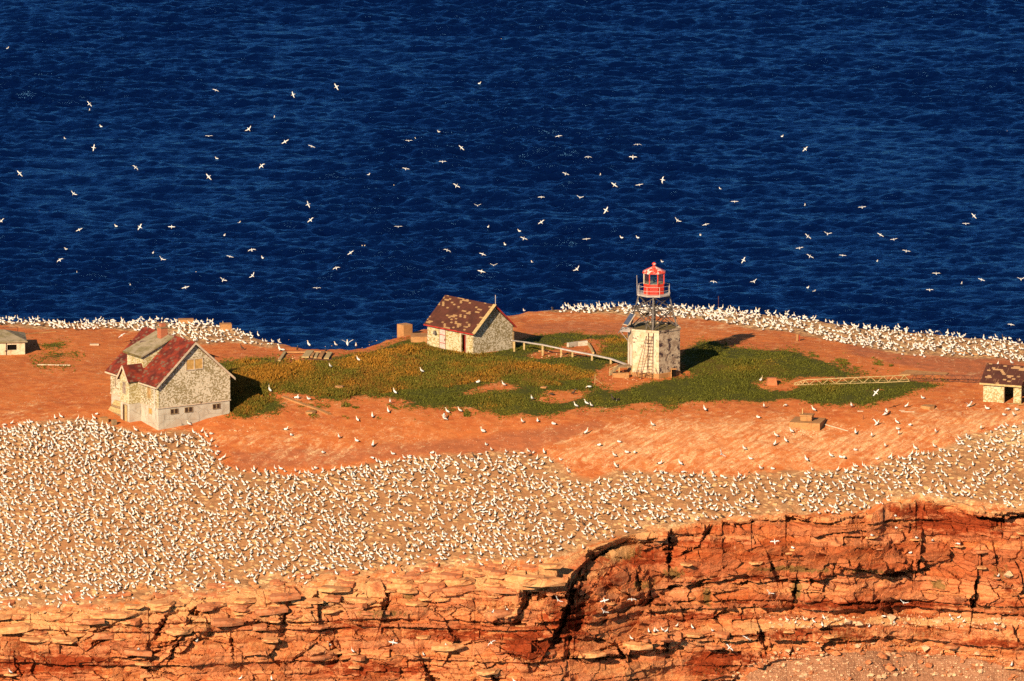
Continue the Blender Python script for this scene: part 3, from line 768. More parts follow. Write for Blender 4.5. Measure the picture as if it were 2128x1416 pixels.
    pl = k.step(k.math('ADD', s1[0], k.math('ADD', k.math('MULTIPLY', k.math('SUBTRACT', stk, 0.5), 1.2), k.math('MULTIPLY', k.math('SUBTRACT', fine, 0.5), 1.0))), 0.30, 0.75)
    c = k.mix(k.math('MULTIPLY', pl, 0.9), c, k.mix(fine, (0.56, 0.30, 0.12, 1), (0.50, 0.22, 0.08, 1)))
    w2 = k.step(k.math('ADD', stk, k.math('MULTIPLY', k.math('SUBTRACT', blot, 0.5), 0.6)), 0.66, 0.80)
    c = k.mix(k.math('MULTIPLY', w2, 0.7), c, (0.55, 0.32, 0.19, 1))
    tal = k.mix(k.step(fine, 0.45, 0.65), (0.27, 0.115, 0.055, 1), (0.35, 0.165, 0.085, 1))
    c = k.mix(k.step(k.math('ADD', s1[1], k.math('MULTIPLY', k.math('SUBTRACT', blot, 0.5), 0.8)), 0.4, 0.6), c, tal)
    wv = k.n('ShaderNodeVectorMath', operation='ADD'); k.put(wv.inputs[0], k.scale(v, (0.75, 0.75, 1.7)))
    nz = k.n('ShaderNodeTexNoise'); k.put(nz.inputs['Vector'], v); nz.inputs['Scale'].default_value = 1.3; nz.inputs['Detail'].default_value = 4
    k.put(wv.inputs[1], nz.outputs['Color'])
    crack = k.voro(wv.outputs[0], 0.9, 'DISTANCE_TO_EDGE')
    ckf = k.math('MULTIPLY', k.step(crack, 0.018, 0.003), k.step(blot, 0.54, 0.62))
    c = k.mix(k.math('MULTIPLY', ckf, 0.35), c, (0.035, 0.010, 0.006, 1))
    hgt = k.math('ADD', k.math('MULTIPLY', fine, 0.5), k.math('ADD', k.math('MULTIPLY', blot, 0.7), k.math('MULTIPLY', k.step(crack, 0.0, 0.03), 0.12)))
    k.bump(hgt, 1.0, 0.30)
    me = np_mesh('cliff', V, grid_faces(nt, nu), [k.out(c)], smooth=False)
    tal_m = np.clip(on_talus * sstep(1470, 1600, pxr)[None], 0, 1)
    vcol(me, 'mask', np.stack([pale, tal_m, red], -1).reshape(-1, 3))
    vcol(me, 'mask2', np.stack([tone, ltone, moss], -1).reshape(-1, 3))
    ob = setp(link('cliff', me), 'layered red sandstone cliff below the bird colony', None, None, 'structure')
    keep = (T > 0) & (T < 21.5) & np.ones((nt, nu), bool)
    P = np.stack([X, Y2, Z2], -1)[keep]; pp = project(P[:, 0], P[:, 1], P[:, 2])
    return ob, k.mat, P, pp
CLIFF, ROCK_MAT, CLP, CLQ = build_cliff()

# lookup of the visible cliff point at a pixel: nearest sample, the closest to the camera of those
_cell = {}
_ix = np.floor(CLQ[0] / 4).astype(int); _iy = np.floor(CLQ[1] / 4).astype(int)
_key = _ix * 100000 + _iy
_ord = np.lexsort((CLQ[2], _key)); _ks = _key[_ord]
_first = np.concatenate([[True], _ks[1:] != _ks[:-1]])
for kk, ii in zip(_ks[_first], _ord[_first]): _cell[int(kk)] = ii
def cliff_at(px, py):
    for dy in (0, 1, -1, 2, -2):
        for dx in (0, 1, -1):
            i = _cell.get((int(px // 4) + dx) * 100000 + int(py // 4) + dy)
            if i is not None: return CLP[i].copy()
    return None

# ================================================================== BUILDINGS AND THINGS
M = {}
M['shingle'] = peeling('weathered_white_shingles', (0.52, 0.43, 0.30, 1), (0.165, 0.120, 0.055, 1), (0.24, 0.18, 0.09, 1), 0.905, patch=0.35)
M['shingle_gold'] = peeling('weathered_golden_shingles', (0.52, 0.43, 0.26, 1), (0.23, 0.165, 0.06, 1), (0.30, 0.22, 0.085, 1), 0.90, patch=0.5)
M['red_roof'] = roofing('red_asphalt_shingles', (0.215, 0.028, 0.012, 1), (0.075, 0.014, 0.009, 1), (0.060, 0.035, 0.03, 1), (0.20, 0.085, 0.04, 1), 0.80, 0.42, 0.26, 0.55, 0.12)
M['brown_roof'] = roofing('brown_asphalt_shingles', (0.085, 0.026, 0.015, 1), (0.058, 0.018, 0.011, 1), (0.30, 0.175, 0.075, 1), (0.22, 0.115, 0.045, 1), 0.80, 0.40, 0.22, 0.24, 0.10)
M['scraped_roof'] = roofing('scraped_brown_shingles', (0.072, 0.024, 0.015, 1), (0.052, 0.016, 0.011, 1), (0.34, 0.19, 0.085, 1), (0.28, 0.15, 0.065, 1), 0.82, 0.42, 0.22, 0.32, 0.6)
M['grey_roof'] = stained('mossy_grey_roofing', (0.26, 0.20, 0.125, 1), (0.17, 0.13, 0.06, 1), sc=0.6, dark=(0.09, 0.05, 0.04, 1), damt=0.60)
M['concrete'] = stained('whitewashed_concrete', (0.40, 0.345, 0.26, 1), (0.35, 0.28, 0.20, 1), sc=0.7)
M['block'] = stained('ochre_concrete', (0.34, 0.165, 0.06, 1), (0.29, 0.13, 0.045, 1), sc=0.9)
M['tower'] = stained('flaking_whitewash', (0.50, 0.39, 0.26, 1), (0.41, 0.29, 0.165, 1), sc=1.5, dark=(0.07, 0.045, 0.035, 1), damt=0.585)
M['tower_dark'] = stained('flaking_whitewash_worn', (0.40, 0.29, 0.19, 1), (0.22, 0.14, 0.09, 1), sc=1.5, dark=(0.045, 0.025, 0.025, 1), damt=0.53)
M['trim'] = plain('cream_trim', (0.40, 0.30, 0.20, 1), 0.8, 0.2, 2.0)
M['white'] = plain('white_paint', (0.50, 0.43, 0.34, 1), 0.7, 0.15, 2.0)
M['ochre'] = plain('ochre_board', (0.36, 0.20, 0.055, 1), 0.85, 0.2, 2.0)
M['tanboard'] = plain('tan_board', (0.28, 0.16, 0.06, 1), 0.85, 0.25, 2.0)
M['greyboard'] = plain('grey_brown_board', (0.21, 0.145, 0.10, 1), 0.85, 0.3, 2.0)
M['wood'] = plain('grey_brown_wood', (0.20, 0.125, 0.06, 1), 0.9, 0.3, 4.0, bump=0.01)
M['tanwood'] = plain('pale_tan_wood', (0.34, 0.23, 0.095, 1), 0.9, 0.25, 4.0, bump=0.01)
M['rustwood'] = plain('rust_brown_bars', (0.10, 0.035, 0.018, 1), 0.9, 0.3, 4.0)
M['dark'] = plain('indoor_shade_and_black', (0.006, 0.004, 0.003, 1), 0.95, 0.2, 1.0, 0.05)  # near-black: indoor shade put into the colour; also the black battery box
M['darkglass'] = plain('dark_pane', (0.03, 0.016, 0.010, 1), 0.4, 0.4, 3.0, 0.4)
M['brick'] = None
M['steel'] = plain('grey_steel', (0.075, 0.058, 0.045, 1), 0.6, 0.3, 3.0, 0.4)
M['galv'] = plain('galvanised_rail', (0.36, 0.30, 0.25, 1), 0.55, 0.2, 2.0, 0.4)
M['redpaint'] = plain('red_lantern_paint', (0.50, 0.030, 0.012, 1), 0.45, 0.15, 1.2, 0.35)
M['redtrim'] = plain('red_trim_paint', (0.26, 0.02, 0.012, 1), 0.7, 0.3, 2.0)
M['reddoor'] = plain('dark_red_door', (0.15, 0.010, 0.006, 1), 0.6, 0.2, 2.0)
M['pinkdoor'] = plain('pinkish_white_door', (0.42, 0.30, 0.25, 1), 0.7, 0.2, 3.0)
M['moss'] = plain('mossy_flat_roof', (0.11, 0.075, 0.022, 1), 0.95, 0.4, 1.2)
M['panel'] = plain('blue_grey_solar_cells', (0.035, 0.045, 0.07, 1), 0.25, 0.2, 2.0, 0.5)
M['redblock'] = stained('orange_red_concrete', (0.38, 0.13, 0.05, 1), (0.33, 0.10, 0.035, 1), sc=1.4)
M['tyre'] = plain('black_rubber', (0.012, 0.010, 0.010, 1), 0.7, 0.3, 4.0)

def brick_mat():
    k = NT('red_brick', 0.9, 0.1)
    b = k.n('ShaderNodeTexBrick'); k.put(b.inputs['Vector'], k.uv())
    b.inputs['Scale'].default_value = 1.0; b.inputs['Brick Width'].default_value = 0.24; b.inputs['Row Height'].default_value = 0.085; b.inputs['Mortar Size'].default_value = 0.012
    b.inputs['Color1'].default_value = (0.36, 0.075, 0.022, 1); b.inputs['Color2'].default_value = (0.27, 0.05, 0.018, 1); b.inputs['Mortar'].default_value = (0.25, 0.15, 0.09, 1)
    k.bump(b.outputs['Fac'], -0.6, 0.02)
    return k.out(b.outputs['Color'])
M['brick'] = brick_mat()

def roof_cone_mat():
    k = NT('red_white_lantern_roof', 0.5, 0.35); v = k.obj(); n = k.noise(k.scale(v, (1, 1, 0.5)), 2.6, 5, 0.7)
    return k.out(k.mix(k.step(n, 0.50, 0.56), (0.50, 0.035, 0.015, 1), (0.60, 0.47, 0.38, 1)))
M['cone'] = roof_cone_mat()

def glass_mat():
    k = NT('lantern_glass', 0.05, 0.5)
    m = k.mat.node_tree; tr = m.nodes.new('ShaderNodeBsdfTransparent'); gl = m.nodes.new('ShaderNodeBsdfGlossy'); mx = m.nodes.new('ShaderNodeMixShader')
    tr.inputs[0].default_value = (0.80, 0.88, 0.90, 1); gl.inputs['Roughness'].default_value = 0.05; mx.inputs[0].default_value = 0.10
    m.links.new(tr.outputs[0], mx.inputs[1]); m.links.new(gl.outputs[0], mx.inputs[2]); m.links.new(mx.outputs[0], m.nodes['Material Output'].inputs[0])
    return k.mat
M['glass'] = glass_mat()

def part(mb, name, mat, parent): return mb.build(name, mat if isinstance(mat, list) else M[mat], parent)

def window_on(parent, axis, a0, a1, z0, z1, d, out, frame='trim', pane='ochre', fw=0.10, mull=0):
    """framed window on a wall. axis 'x': the wall runs along x at y=d; 'y': along y at x=d. out: -1/+1 facing"""
    def bx(mb, u0, u1, w0, w1, p0, p1):
        q0, q1 = sorted((d + out * p0, d + out * p1))
        return mb.box(u0, u1, q0, q1, w0, w1) if axis == 'x' else mb.box(q0, q1, u0, u1, w0, w1)
    f = MB()
    bx(f, a0 - fw, a1 + fw, z1, z1 + fw, 0.0, 0.07); bx(f, a0 - fw, a1 + fw, z0 - fw, z0, 0.0, 0.10)
    bx(f, a0 - fw, a0, z0, z1, 0.0, 0.065); bx(f, a1, a1 + fw, z0, z1, 0.0, 0.065)
    for i in range(mull):
        c = a0 + (a1 - a0) * (i + 1) / (mull + 1); bx(f, c - 0.07, c + 0.07, z0, z1, 0.0, 0.062)
    fr = part(f, 'window', frame, parent)
    cuts = [a0 + (a1 - a0) * i / (mull + 1) for i in range(mull + 2)]
    for i in range(mull + 1):
        p = MB(); bx(p, cuts[i] + (0.07 if i else 0), cuts[i + 1] - (0.07 if i < mull else 0), z0, z1, -0.02, 0.02)
        part(p, 'pane', pane, fr)
    return fr

# ---------------------------------------------------------------- the gabled house on the left
def build_house():
    A = g1(329, 895)
    t = thing('gabled_house', 'large peeling shingled house with red gabled roof and brick chimney, left of the meadow', 'house', A, math.radians(32.5))
    W, L, ZS, ZE, ZR = 9.8, 11.2, 2.6, 5.55, 9.95
    sl = (ZR - ZE) / (W / 2)
    b = MB(); b.box(0.05, W - 0.05, 0.05, L - 0.05, -2.0, ZS); part(b, 'foundation', 'concrete', t)
    wl = MB(); wl.prism([(0, 0, ZS), (W, 0, ZS), (W, 0, ZE), (W / 2, 0, ZR - 0.12), (0, 0, ZE)], (0, L, 0)); part(wl, 'wall', 'shingle', t)
    sk = MB(); sk.box(-0.06, W + 0.06, -0.06, 0.0, ZS - 0.04, ZS + 0.1); sk.box(-0.06, 0.0, 0.003, L + 0.06, ZS - 0.04, ZS + 0.1); part(sk, 'skirting_board', 'trim', t)
    # roof slopes
    og, oe = 0.45, 0.45
    r1 = MB(); r1.slab((-oe, L + og, ZE - oe * sl + .16), (-oe, -og, ZE - oe * sl + .16), (W / 2, -og, ZR + .16), (W / 2, L + og, ZR + .16), 0.13); part(r1, 'roof', 'red_roof', t)
    r2 = MB(); r2.slab((W + oe, -og, ZE - oe * sl + .16), (W + oe, L + og, ZE - oe * sl + .16), (W / 2, L + og, ZR + .16), (W / 2, -og, ZR + .16), 0.13); part(r2, 'roof', 'red_roof', t)
    for s in (0, 1):                      # barge boards along the gable
        e = MB()
        x0 = -oe if s == 0 else W + oe
        e.hexa([(x0, -og - .05, ZE - oe * sl - .12), (x0, -og - .003, ZE - oe * sl - .12), (W / 2, -og - .003, ZR - .10), (W / 2, -og - .05, ZR - .10)],
               [(x0, -og - .05, ZE - oe * sl + .17), (x0, -og - .003, ZE - oe * sl + .17), (W / 2, -og - .003, ZR + .18), (W / 2, -og - .05, ZR + .18)])
        part(e, 'barge_board', 'trim', t)
    for ga, gb in ((-og, 3.75), (6.5, L + og)):
        e = MB(); e.box(-oe - .08, -oe, ga, gb, ZE - oe * sl - .10, ZE - oe * sl + .08); part(e, 'gutter', 'trim', t)
    cb = MB(); cb.box(-0.04, 0.14, -0.045, -0.003, ZS + .1, ZE - .1); cb.box(-0.045, -0.003, 0.0, 0.14, ZS + .1, ZE - .3); part(cb, 'corner_board', 'shingle_gold', t)
    dp = MB(); dp.tube((-0.09, 0.72, ZS - .3), (-0.09, 0.72, ZE - .35), 0.06); part(dp, 'downpipe', 'white', t)
    # windows of the gable and the cellar
    window_on(t, 'x', 3.85, 6.0, 6.85, 8.0, 0, -1, 'trim', 'ochre', mull=1)
    for x0, x1 in ((1.72, 2.68), (3.65, 4.62), (7.45, 8.4)):
        window_on(t, 'x', x0, x1, 1.80, 2.30, 0.05, -1, 'wood', 'darkglass', 0.06, 1)
    window_on(t, 'y', 1.6, 2.45, 3.55, 5.0, 0, -1, 'shingle_gold', 'tanboard', 0.13)
    window_on(t, 'y', 1.55, 2.15, 1.75, 2.30, 0.05, -1, 'tanwood', 'ochre', 0.06)
    window_on(t, 'y', 9.9, 10.1, 3.6, 4.7, 0, -1, 'trim', 'darkglass', 0.05)
    # projecting bay with its own little gable
    y0, y1, xb = 4.05, 6.20, -1.58
    ym = (y0 + y1) / 2
    b = MB(); b.box(xb + .04, 0.04, y0 + .04, y1 - .04, -2.0, ZS + .05); by = part(b, 'bay', 'concrete', t)
    b = MB(); b.prism([(xb, y0, ZS + .05), (xb, y1, ZS + .05), (xb, y1, 5.55), (xb, ym, 7.0), (xb, y0, 5.55)], (-xb + 2.6, 0, 0)); part(b, 'bay_wall', 'shingle_gold', by)
    s2 = (7.0 - 5.55) / (ym - y0)
    for sgn in (-1, 1):
        q = MB(); ye = ym + sgn * (ym - y0 + .28); ze = 5.55 - .28 * s2 + .14
        P = [(xb - .3, ye, ze), (1.9, ye, ze), (1.9, ym, 7.14), (xb - .3, ym, 7.14)]
        if sgn > 0: P = [P[1], P[0], P[3], P[2]]
        q.slab(*P, 0.11); part(q, 'bay_roof', 'red_roof', by)
        q = MB(); q.bar((xb - .33, ye, ze - .08), (xb - .33, ym, 7.06), 0.05, 0.22); part(q, 'bay_barge_board', 'trim', by)
    window_on(by, 'y', 4.75, 5.55, 3.75, 5.15, xb, -1, 'shingle_gold', 'greyboard', 0.10)
    d = MB(); d.box(xb + .0, xb + .039, 4.55, 5.6, 0.05, 2.45); part(d, 'door_frame', 'wood', by)
    d = MB(); d.box(xb - .03, xb - .002, 4.6, 5.1, 0.1, 2.35); part(d, 'door', 'tanwood', by)
    d = MB(); d.box(xb - .012, xb - .002, 5.14, 5.5, 0.1, 2.35); part(d, 'door_gap_shade_strip', 'darkglass', by)  # dark strip painted as the shade in the gap beside the door
    # big shed dormer over the left slope
    ya, yb_, xf, zt = 4.75, 8.5, 0.75, 8.05
    dm = MB()
    dm.prism([(xf, ya, 5.9), (4.6, ya, 9.55), (xf + .05 + 3.6, ya, 9.6), (xf, ya, zt)], (0, yb_ - ya, 0)); do = part(dm, 'dormer', 'shingle_gold', t)
    q = MB(); q.slab((xf - .4, yb_ + .3, zt + .03), (xf - .4, ya - .3, zt + .03), (4.95, ya - .3, 10.10), (4.95, yb_ + .3, 10.10), 0.16); part(q, 'dormer_roof', 'grey_roof', do)
    q = MB(); q.box(xf - .45, xf - .40, ya - .3, yb_ + .3, zt - .18, zt + .02); part(q, 'dormer_fascia', 'moss', do)
    window_on(do, 'y', 6.6, 7.5, 6.6, 7.75, xf, -1, 'trim', 'shingle_gold', 0.10)
    # small dormer on the far slope
    dm = MB(); dm.prism([(8.6, 1.5, 6.2), (8.6, 1.5, 7.75), (6.3, 1.5, 8.55)], (0, 2.4, 0)); d2 = part(dm, 'dormer', 'shingle', t)
    q = MB(); q.slab((9.0, 1.2, 7.70), (9.0, 4.2, 7.70), (6.0, 4.2, 8.80), (6.0, 1.2, 8.80), 0.12); part(q, 'dormer_roof', 'brown_roof', d2)
    ch = MB(); ch.box(3.85, 4.75, 5.85, 6.75, 8.6, 10.85); c = part(ch, 'chimney', 'brick', t)
    ch = MB(); ch.box(3.78, 4.82, 5.78, 6.82, 10.85, 11.0); part(ch, 'chimney_cap', 'wood', c)
    ch = MB(); ch.box(4.0, 4.6, 6.0, 6.6, 11.0, 11.35); part(ch, 'chimney_pot', 'brick', c)
    v = MB(); v.tube((5.7, -0.12, 2.78), (5.7, 0.0, 2.78), 0.14, 0.14, 8); part(v, 'vent', 'wood', t)
    # cellar hatch of planks leaning on the left wall
    for i in range(9):
        f = i / 9.0; z0 = 2.1 * f; x0 = -1.7 + 1.65 * f
        p = MB(); p.slab((x0, 10.2, z0 - .12), (x0, 6.5, z0 - .12), (x0 + .175, 6.5, z0 + .105), (x0 + .175, 10.2, z0 + .105), 0.05)
        hp = part(p, 'hatch_plank', 'tanwood' if i % 3 else 'wood', t)
    p = MB(); p.prism([(-1.7, 6.55, -0.5), (0.03, 6.55, -0.5), (0.03, 6.55, 2.0), (-1.6, 6.55, -.15)], (0, 3.6, 0)); part(p, 'hatch_side', 'wood', t)
    return t
build_house()

def crate(name, label, cat, px, py, rz, sx, sy, sz, mat, taper=1.0, group=None):
    p = g1(px, py)
    t = thing(name, label, cat, p, math.radians(rz), group)
    b = MB(); kx, ky = sx * taper, sy * taper
    b.hexa([(-sx / 2, 0, -.4), (sx / 2, 0, -.4), (sx / 2, sy, -.4), (-sx / 2, sy, -.4)], [(-kx / 2, (sy - ky) / 2, sz), (kx / 2, (sy - ky) / 2, sz), (kx / 2, (sy + ky) / 2, sz), (-kx / 2, (sy + ky) / 2, sz)])
    part(b, 'body', mat, t)
    return t
t = crate('concrete_block', 'small ochre block beside the plank hatch of the gabled house', 'block', 218, 880, 25, 0.9, 0.8, 0.65, 'block')
t = crate('wooden_box', 'short brown box against the bay of the gabled house', 'box', 239, 884, 28, 0.5, 0.5, 0.6, 'wood')

# ---------------------------------------------------------------- the shed in the middle
def build_shed():
    A = g1(984, 737)
    t = thing('gabled_shed', 'small peeling white shed with torn brown shingle roof at the meadow edge', 'shed', A, math.radians(42.5))
    W, L, ZE, ZR, th = 6.5, 8.4, 2.75, 5.65, 0.18
    sl = (ZR - ZE) / (W / 2)
    doors = ((1.35, 2.25, 2.25), (5.1, 6.1, 2.35))
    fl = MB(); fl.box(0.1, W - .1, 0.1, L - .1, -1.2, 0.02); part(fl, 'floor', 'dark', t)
    # front wall (along y) in pieces round the open doorway
    f = MB()
    f.box(0, th, th, doors[0][0], -1.2, ZE); f.box(0, th, doors[0][1], L - th, -1.2, ZE); f.box(0, th, doors[0][0], doors[0][1], doors[0][2], ZE)
    part(f, 'front_wall', 'shingle_gold', t)
    f = MB(); f.prism([(0, 0, -1.2), (W, 0, -1.2), (W, 0, ZE), (W / 2, 0, ZR - .1), (0, 0, ZE)], (0, th, 0)); part(f, 'gable_wall', 'shingle', t)
    f = MB(); f.prism([(0, L - th, -1.2), (W, L - th, -1.2), (W, L - th, ZE), (W / 2, L - th, ZR - .1), (0, L - th, ZE)], (0, th, 0)); part(f, 'gable_wall', 'shingle', t)
    f = MB(); f.box(W - th, W, th, L - th, -1.2, ZE); part(f, 'back_wall', 'shingle', t)
    og, oe = 0.32, 0.30
    r = MB(); r.slab((-oe, L + og, ZE - oe * sl + .14), (-oe, -og, ZE - oe * sl + .14), (W / 2, -og, ZR + .14), (W / 2, L + og, ZR + .14), 0.11); part(r, 'roof', 'brown_roof', t)
    r = MB(); r.slab((W + oe, -og, ZE - oe * sl + .14), (W + oe, L + og, ZE - oe * sl + .14), (W / 2, L + og, ZR + .14), (W / 2, -og, ZR + .14), 0.11); part(r, 'roof', 'brown_roof', t)
    e = MB(); e.bar((-oe - .03, -og, ZE - oe * sl + .05), (-oe - .03, L + og, ZE - oe * sl + .05), 0.05, 0.15); part(e, 'fascia', 'redtrim', t)
    e = MB(); e.bar((-oe, -og - .03, ZE - oe * sl + .06), (W / 2, -og - .03, ZR + .06), 0.05, 0.18); part(e, 'barge_board', 'tanwood', t)
    e = MB(); e.bar((W + oe, -og - .03, ZE - oe * sl + .06), (W / 2, -og - .03, ZR + .06), 0.05, 0.18); setp(part(e, 'barge_board', 'redtrim', t), 'red barge board')
    e = MB(); e.bar((-oe, -og - .002, ZE - oe * sl + .19), (W / 2, -og - .002, ZR + .19), 0.55, 0.04); part(e, 'verge_strip', 'tanwood', t)
    # doors
    y0, y1, zt = doors[1]
    d = MB(); d.box(-.05, -.002, y0 - .1, y0, -.1, zt + .1); d.box(-.05, -.002, y1, y1 + .1, -.1, zt + .1); d.box(-.05, -.002, y0, y1, zt, zt + .1); fr = part(d, 'door_frame', 'wood', t)
    d = MB(); d.box(-.035, -.004, y0, y1, -.1, zt); dr = setp(part(d, 'door', 'pinkdoor', t), 'closed pinkish white door')
    for z in (0.62, 1.62):
        d = MB(); d.box(-.06, -.036, y0, y1, z, z + .07); part(d, 'hinge_strap', 'redtrim', dr)
    d = MB(); d.box(-.06, -.036, y0 + .02, y0 + .14, .95, 1.25); part(d, 'latch', 'redtrim', dr)
    y0, y1, zt = doors[0]
    d = MB(); d.box(-.05, -.002, y0 - .14, y0, -.1, zt + .1); d.box(-.05, -.002, y1, y1 + .16, -.1, zt + .1); d.box(-.05, -.002, y0, y1, zt, zt + .1); part(d, 'door_frame', 'trim', t)
    d = MB(); d.hexa([(.10, y0 + .02, 0), (.15, y0 + .02, 0), (.32, y1 - .28, 0), (.27, y1 - .28, 0)], [(.10, y0 + .02, zt - .03), (.15, y0 + .02, zt - .03), (.32, y1 - .22, zt - .03), (.27, y1 - .22, zt - .03)])
    setp(part(d, 'door', 'reddoor', t), 'dark red door standing open')
    m = MB(); m.tube((W / 2, -.4, ZR - .4), (W / 2, -.4, ZR + 1.35), 0.035); m.bar((W / 2, -.45, ZR - .3), (W / 2, 0, ZR - .3), .06, .06); part(m, 'mast', 'galv', t)
    lm = MB(); lm.tube((-.02, 6.75, 1.75), (-.35, 6.75, 1.75), 0.04); lm.tube((-.28, 6.75, 1.62), (-.28, 6.75, 2.05), 0.26, 0.12, 8); part(lm, 'wall_lamp', 'steel', t)
    p = MB(); p.box(W - .06, W + .08, -.16, -.01, -.8, 2.0); part(p, 'corner_post', 'wood', t)
    return t
build_shed()

# ---------------------------------------------------------------- hut on the right edge
def build_right_hut():
    A = g1(2043, 835)
    t = thing('roofed_hut', 'shabby hut with scraped brown roof and open dark doorway, cut by the right picture edge', 'hut', A, math.radians(-22))
    L, Wd, ZE, ZR = 4.75, 4.6, 2.45, 4.1
    b = MB(); b.box(-.25, L + .8, -.2, Wd, -1.0, -.02); part(b, 'plinth', 'block', t)
    f = MB(); f.box(0, 2.55, 0, .2, -.02, ZE); part(f, 'front_wall', 'shingle_gold', t)
    f = MB(); f.box(3.78, L, 0, .2, -.02, ZE); part(f, 'pier', 'shingle_gold', t)
    f = MB(); f.box(2.55, 3.78, 0.02, .18, 2.2, ZE); part(f, 'lintel', 'wood', t)
    f = MB(); f.box(2.55, 2.66, -.03, .23, -.02, 2.2); part(f, 'door_post', 'wood', t)
    f = MB(); f.prism([(0, .2, -.02), (0, Wd, -.02), (0, Wd, ZE), (0, Wd / 2, ZR - .1), (0, .2, ZE)], (.2, 0, 0)); part(f, 'gable_wall', 'shingle_gold', t)
    f = MB(); f.box(.2, L, Wd - .2, Wd, -.02, ZE); part(f, 'back_wall', 'wood', t)
    f = MB(); f.prism([(L - .2, .2, ZE - .25), (L - .2, Wd - .2, ZE - .25), (L - .2, Wd / 2, ZR - .1)], (.2, 0, 0)); part(f, 'gable_wall', 'rustwood', t)
    f = MB(); f.box(L - .2, L - .02, .2, .5, -.02, ZE - .25); part(f, 'gable_post', 'rustwood', t)
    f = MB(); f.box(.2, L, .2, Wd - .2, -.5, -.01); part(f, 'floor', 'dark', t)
    sl = (ZR - ZE) / (Wd / 2)
    r = MB(); r.slab((-.35, -.35, ZE - .35 * sl + .12), (L + .15, -.35, ZE - .35 * sl + .12), (L + .15, Wd / 2, ZR + .12), (-.35, Wd / 2, ZR + .12), .1); part(r, 'roof', 'scraped_roof', t)
    r = MB(); r.slab((L + .15, Wd + .35, ZE - .35 * sl + .12), (-.35, Wd + .35, ZE - .35 * sl + .12), (-.35, Wd / 2, ZR + .12), (L + .15, Wd / 2, ZR + .12), .1); part(r, 'roof', 'scraped_roof', t)
    r = MB(); r.box(-.35, L + .15, -.42, -.36, ZE - .35 * sl - .08, ZE - .35 * sl + .13); part(r, 'fascia', 'tanwood', t)
    for i, (x, y, a, l) in enumerate(((3.2, -.5, 20, 1.5), (4.6, -.9, 35, 1.9), (5.3, .6, 12, 1.6), (5.6, -.1, -10, 1.4))):
        p = MB(); p.bar((x, y, .1 + .04 * i), (x + l * math.cos(math.radians(a)), y + l * math.sin(math.radians(a)), .18 + .1 * i), .16, .05); setp(part(p, 'loose_board', 'tanwood', t), 'fallen board by the doorway')
    return t
build_right_hut()

# ---------------------------------------------------------------- stone hut on the left edge
def build_left_hut():
    A = g1(52, 737)
    t = thing('stone_hut', 'low whitewashed stone hut with grey roof at the left picture edge', 'hut', A, math.radians(6))
    L, Wd, ZE = 6.0, 6.0, 1.55
    f = MB(); f.box(-L, -2.15, 0, .3, -.8, ZE); f.box(-1.0, 0, 0, .3, -.8, ZE); f.box(-2.15, -1.0, 0, .3, -.8, .55); f.box(-2.15, -1.0, 0, .3, 1.25, ZE); part(f, 'front_wall', 'tower', t)
    f = MB(); f.box(-.3, 0, .3, Wd, -.8, ZE); part(f, 'side_wall', 'tower', t)
    f = MB(); f.box(-L, -.3, Wd - .3, Wd, -.8, ZE); part(f, 'back_wall', 'tower', t)
    f = MB(); f.box(-L, -L + .3, .3, Wd - .3, -.8, ZE); part(f, 'side_wall', 'tower', t)
    f = MB(); f.box(-2.15, -1.0, .31, .4, .5, 1.3); part(f, 'window_shade_panel', 'dark', t)  # near-black sheet behind the hole, standing in for the shade inside
    r = MB()
    r.hexa([(-L - .3, -.3, ZE), (.3, -.3, ZE), (.3, Wd + .3, ZE), (-L - .3, Wd + .3, ZE)], [(-L - .3, -.32, ZE + .14), (.32, -.32, ZE + .14), (-2.4, Wd * .55, ZE + 1.0), (-L - .3, Wd * .55, ZE + 1.0)])
    part(r, 'roof', 'grey_roof', t)
    p = MB(); p.tube((-2.3, -.12, -.8), (-2.3, -.12, ZE + .02), .035); p.bar((-2.7, -.14, ZE), (-2.05, -.14, ZE), .04, .05); part(p, 'drainpipe', 'rustwood', t)
    return t
build_left_hut()
def rail_frame():
    p0 = g1(37, 699)
    t = thing('pipe_railing', 'thin rusty pipe railing behind the stone hut', 'railing', p0)
    b = MB(); b.tube((0, 0, -.3), (0, 0, 1.1), .05); part(b, 'post', 'rustwood', t)
    b = MB(); b.tube((-6, .6, .9), (0, 0, 1.1), .04); part(b, 'top_rail', 'rustwood', t)
    b = MB(); b.tube((-6, .6, -.4), (-6, .6, .9), .05); part(b, 'post', 'rustwood', t)
rail_frame()

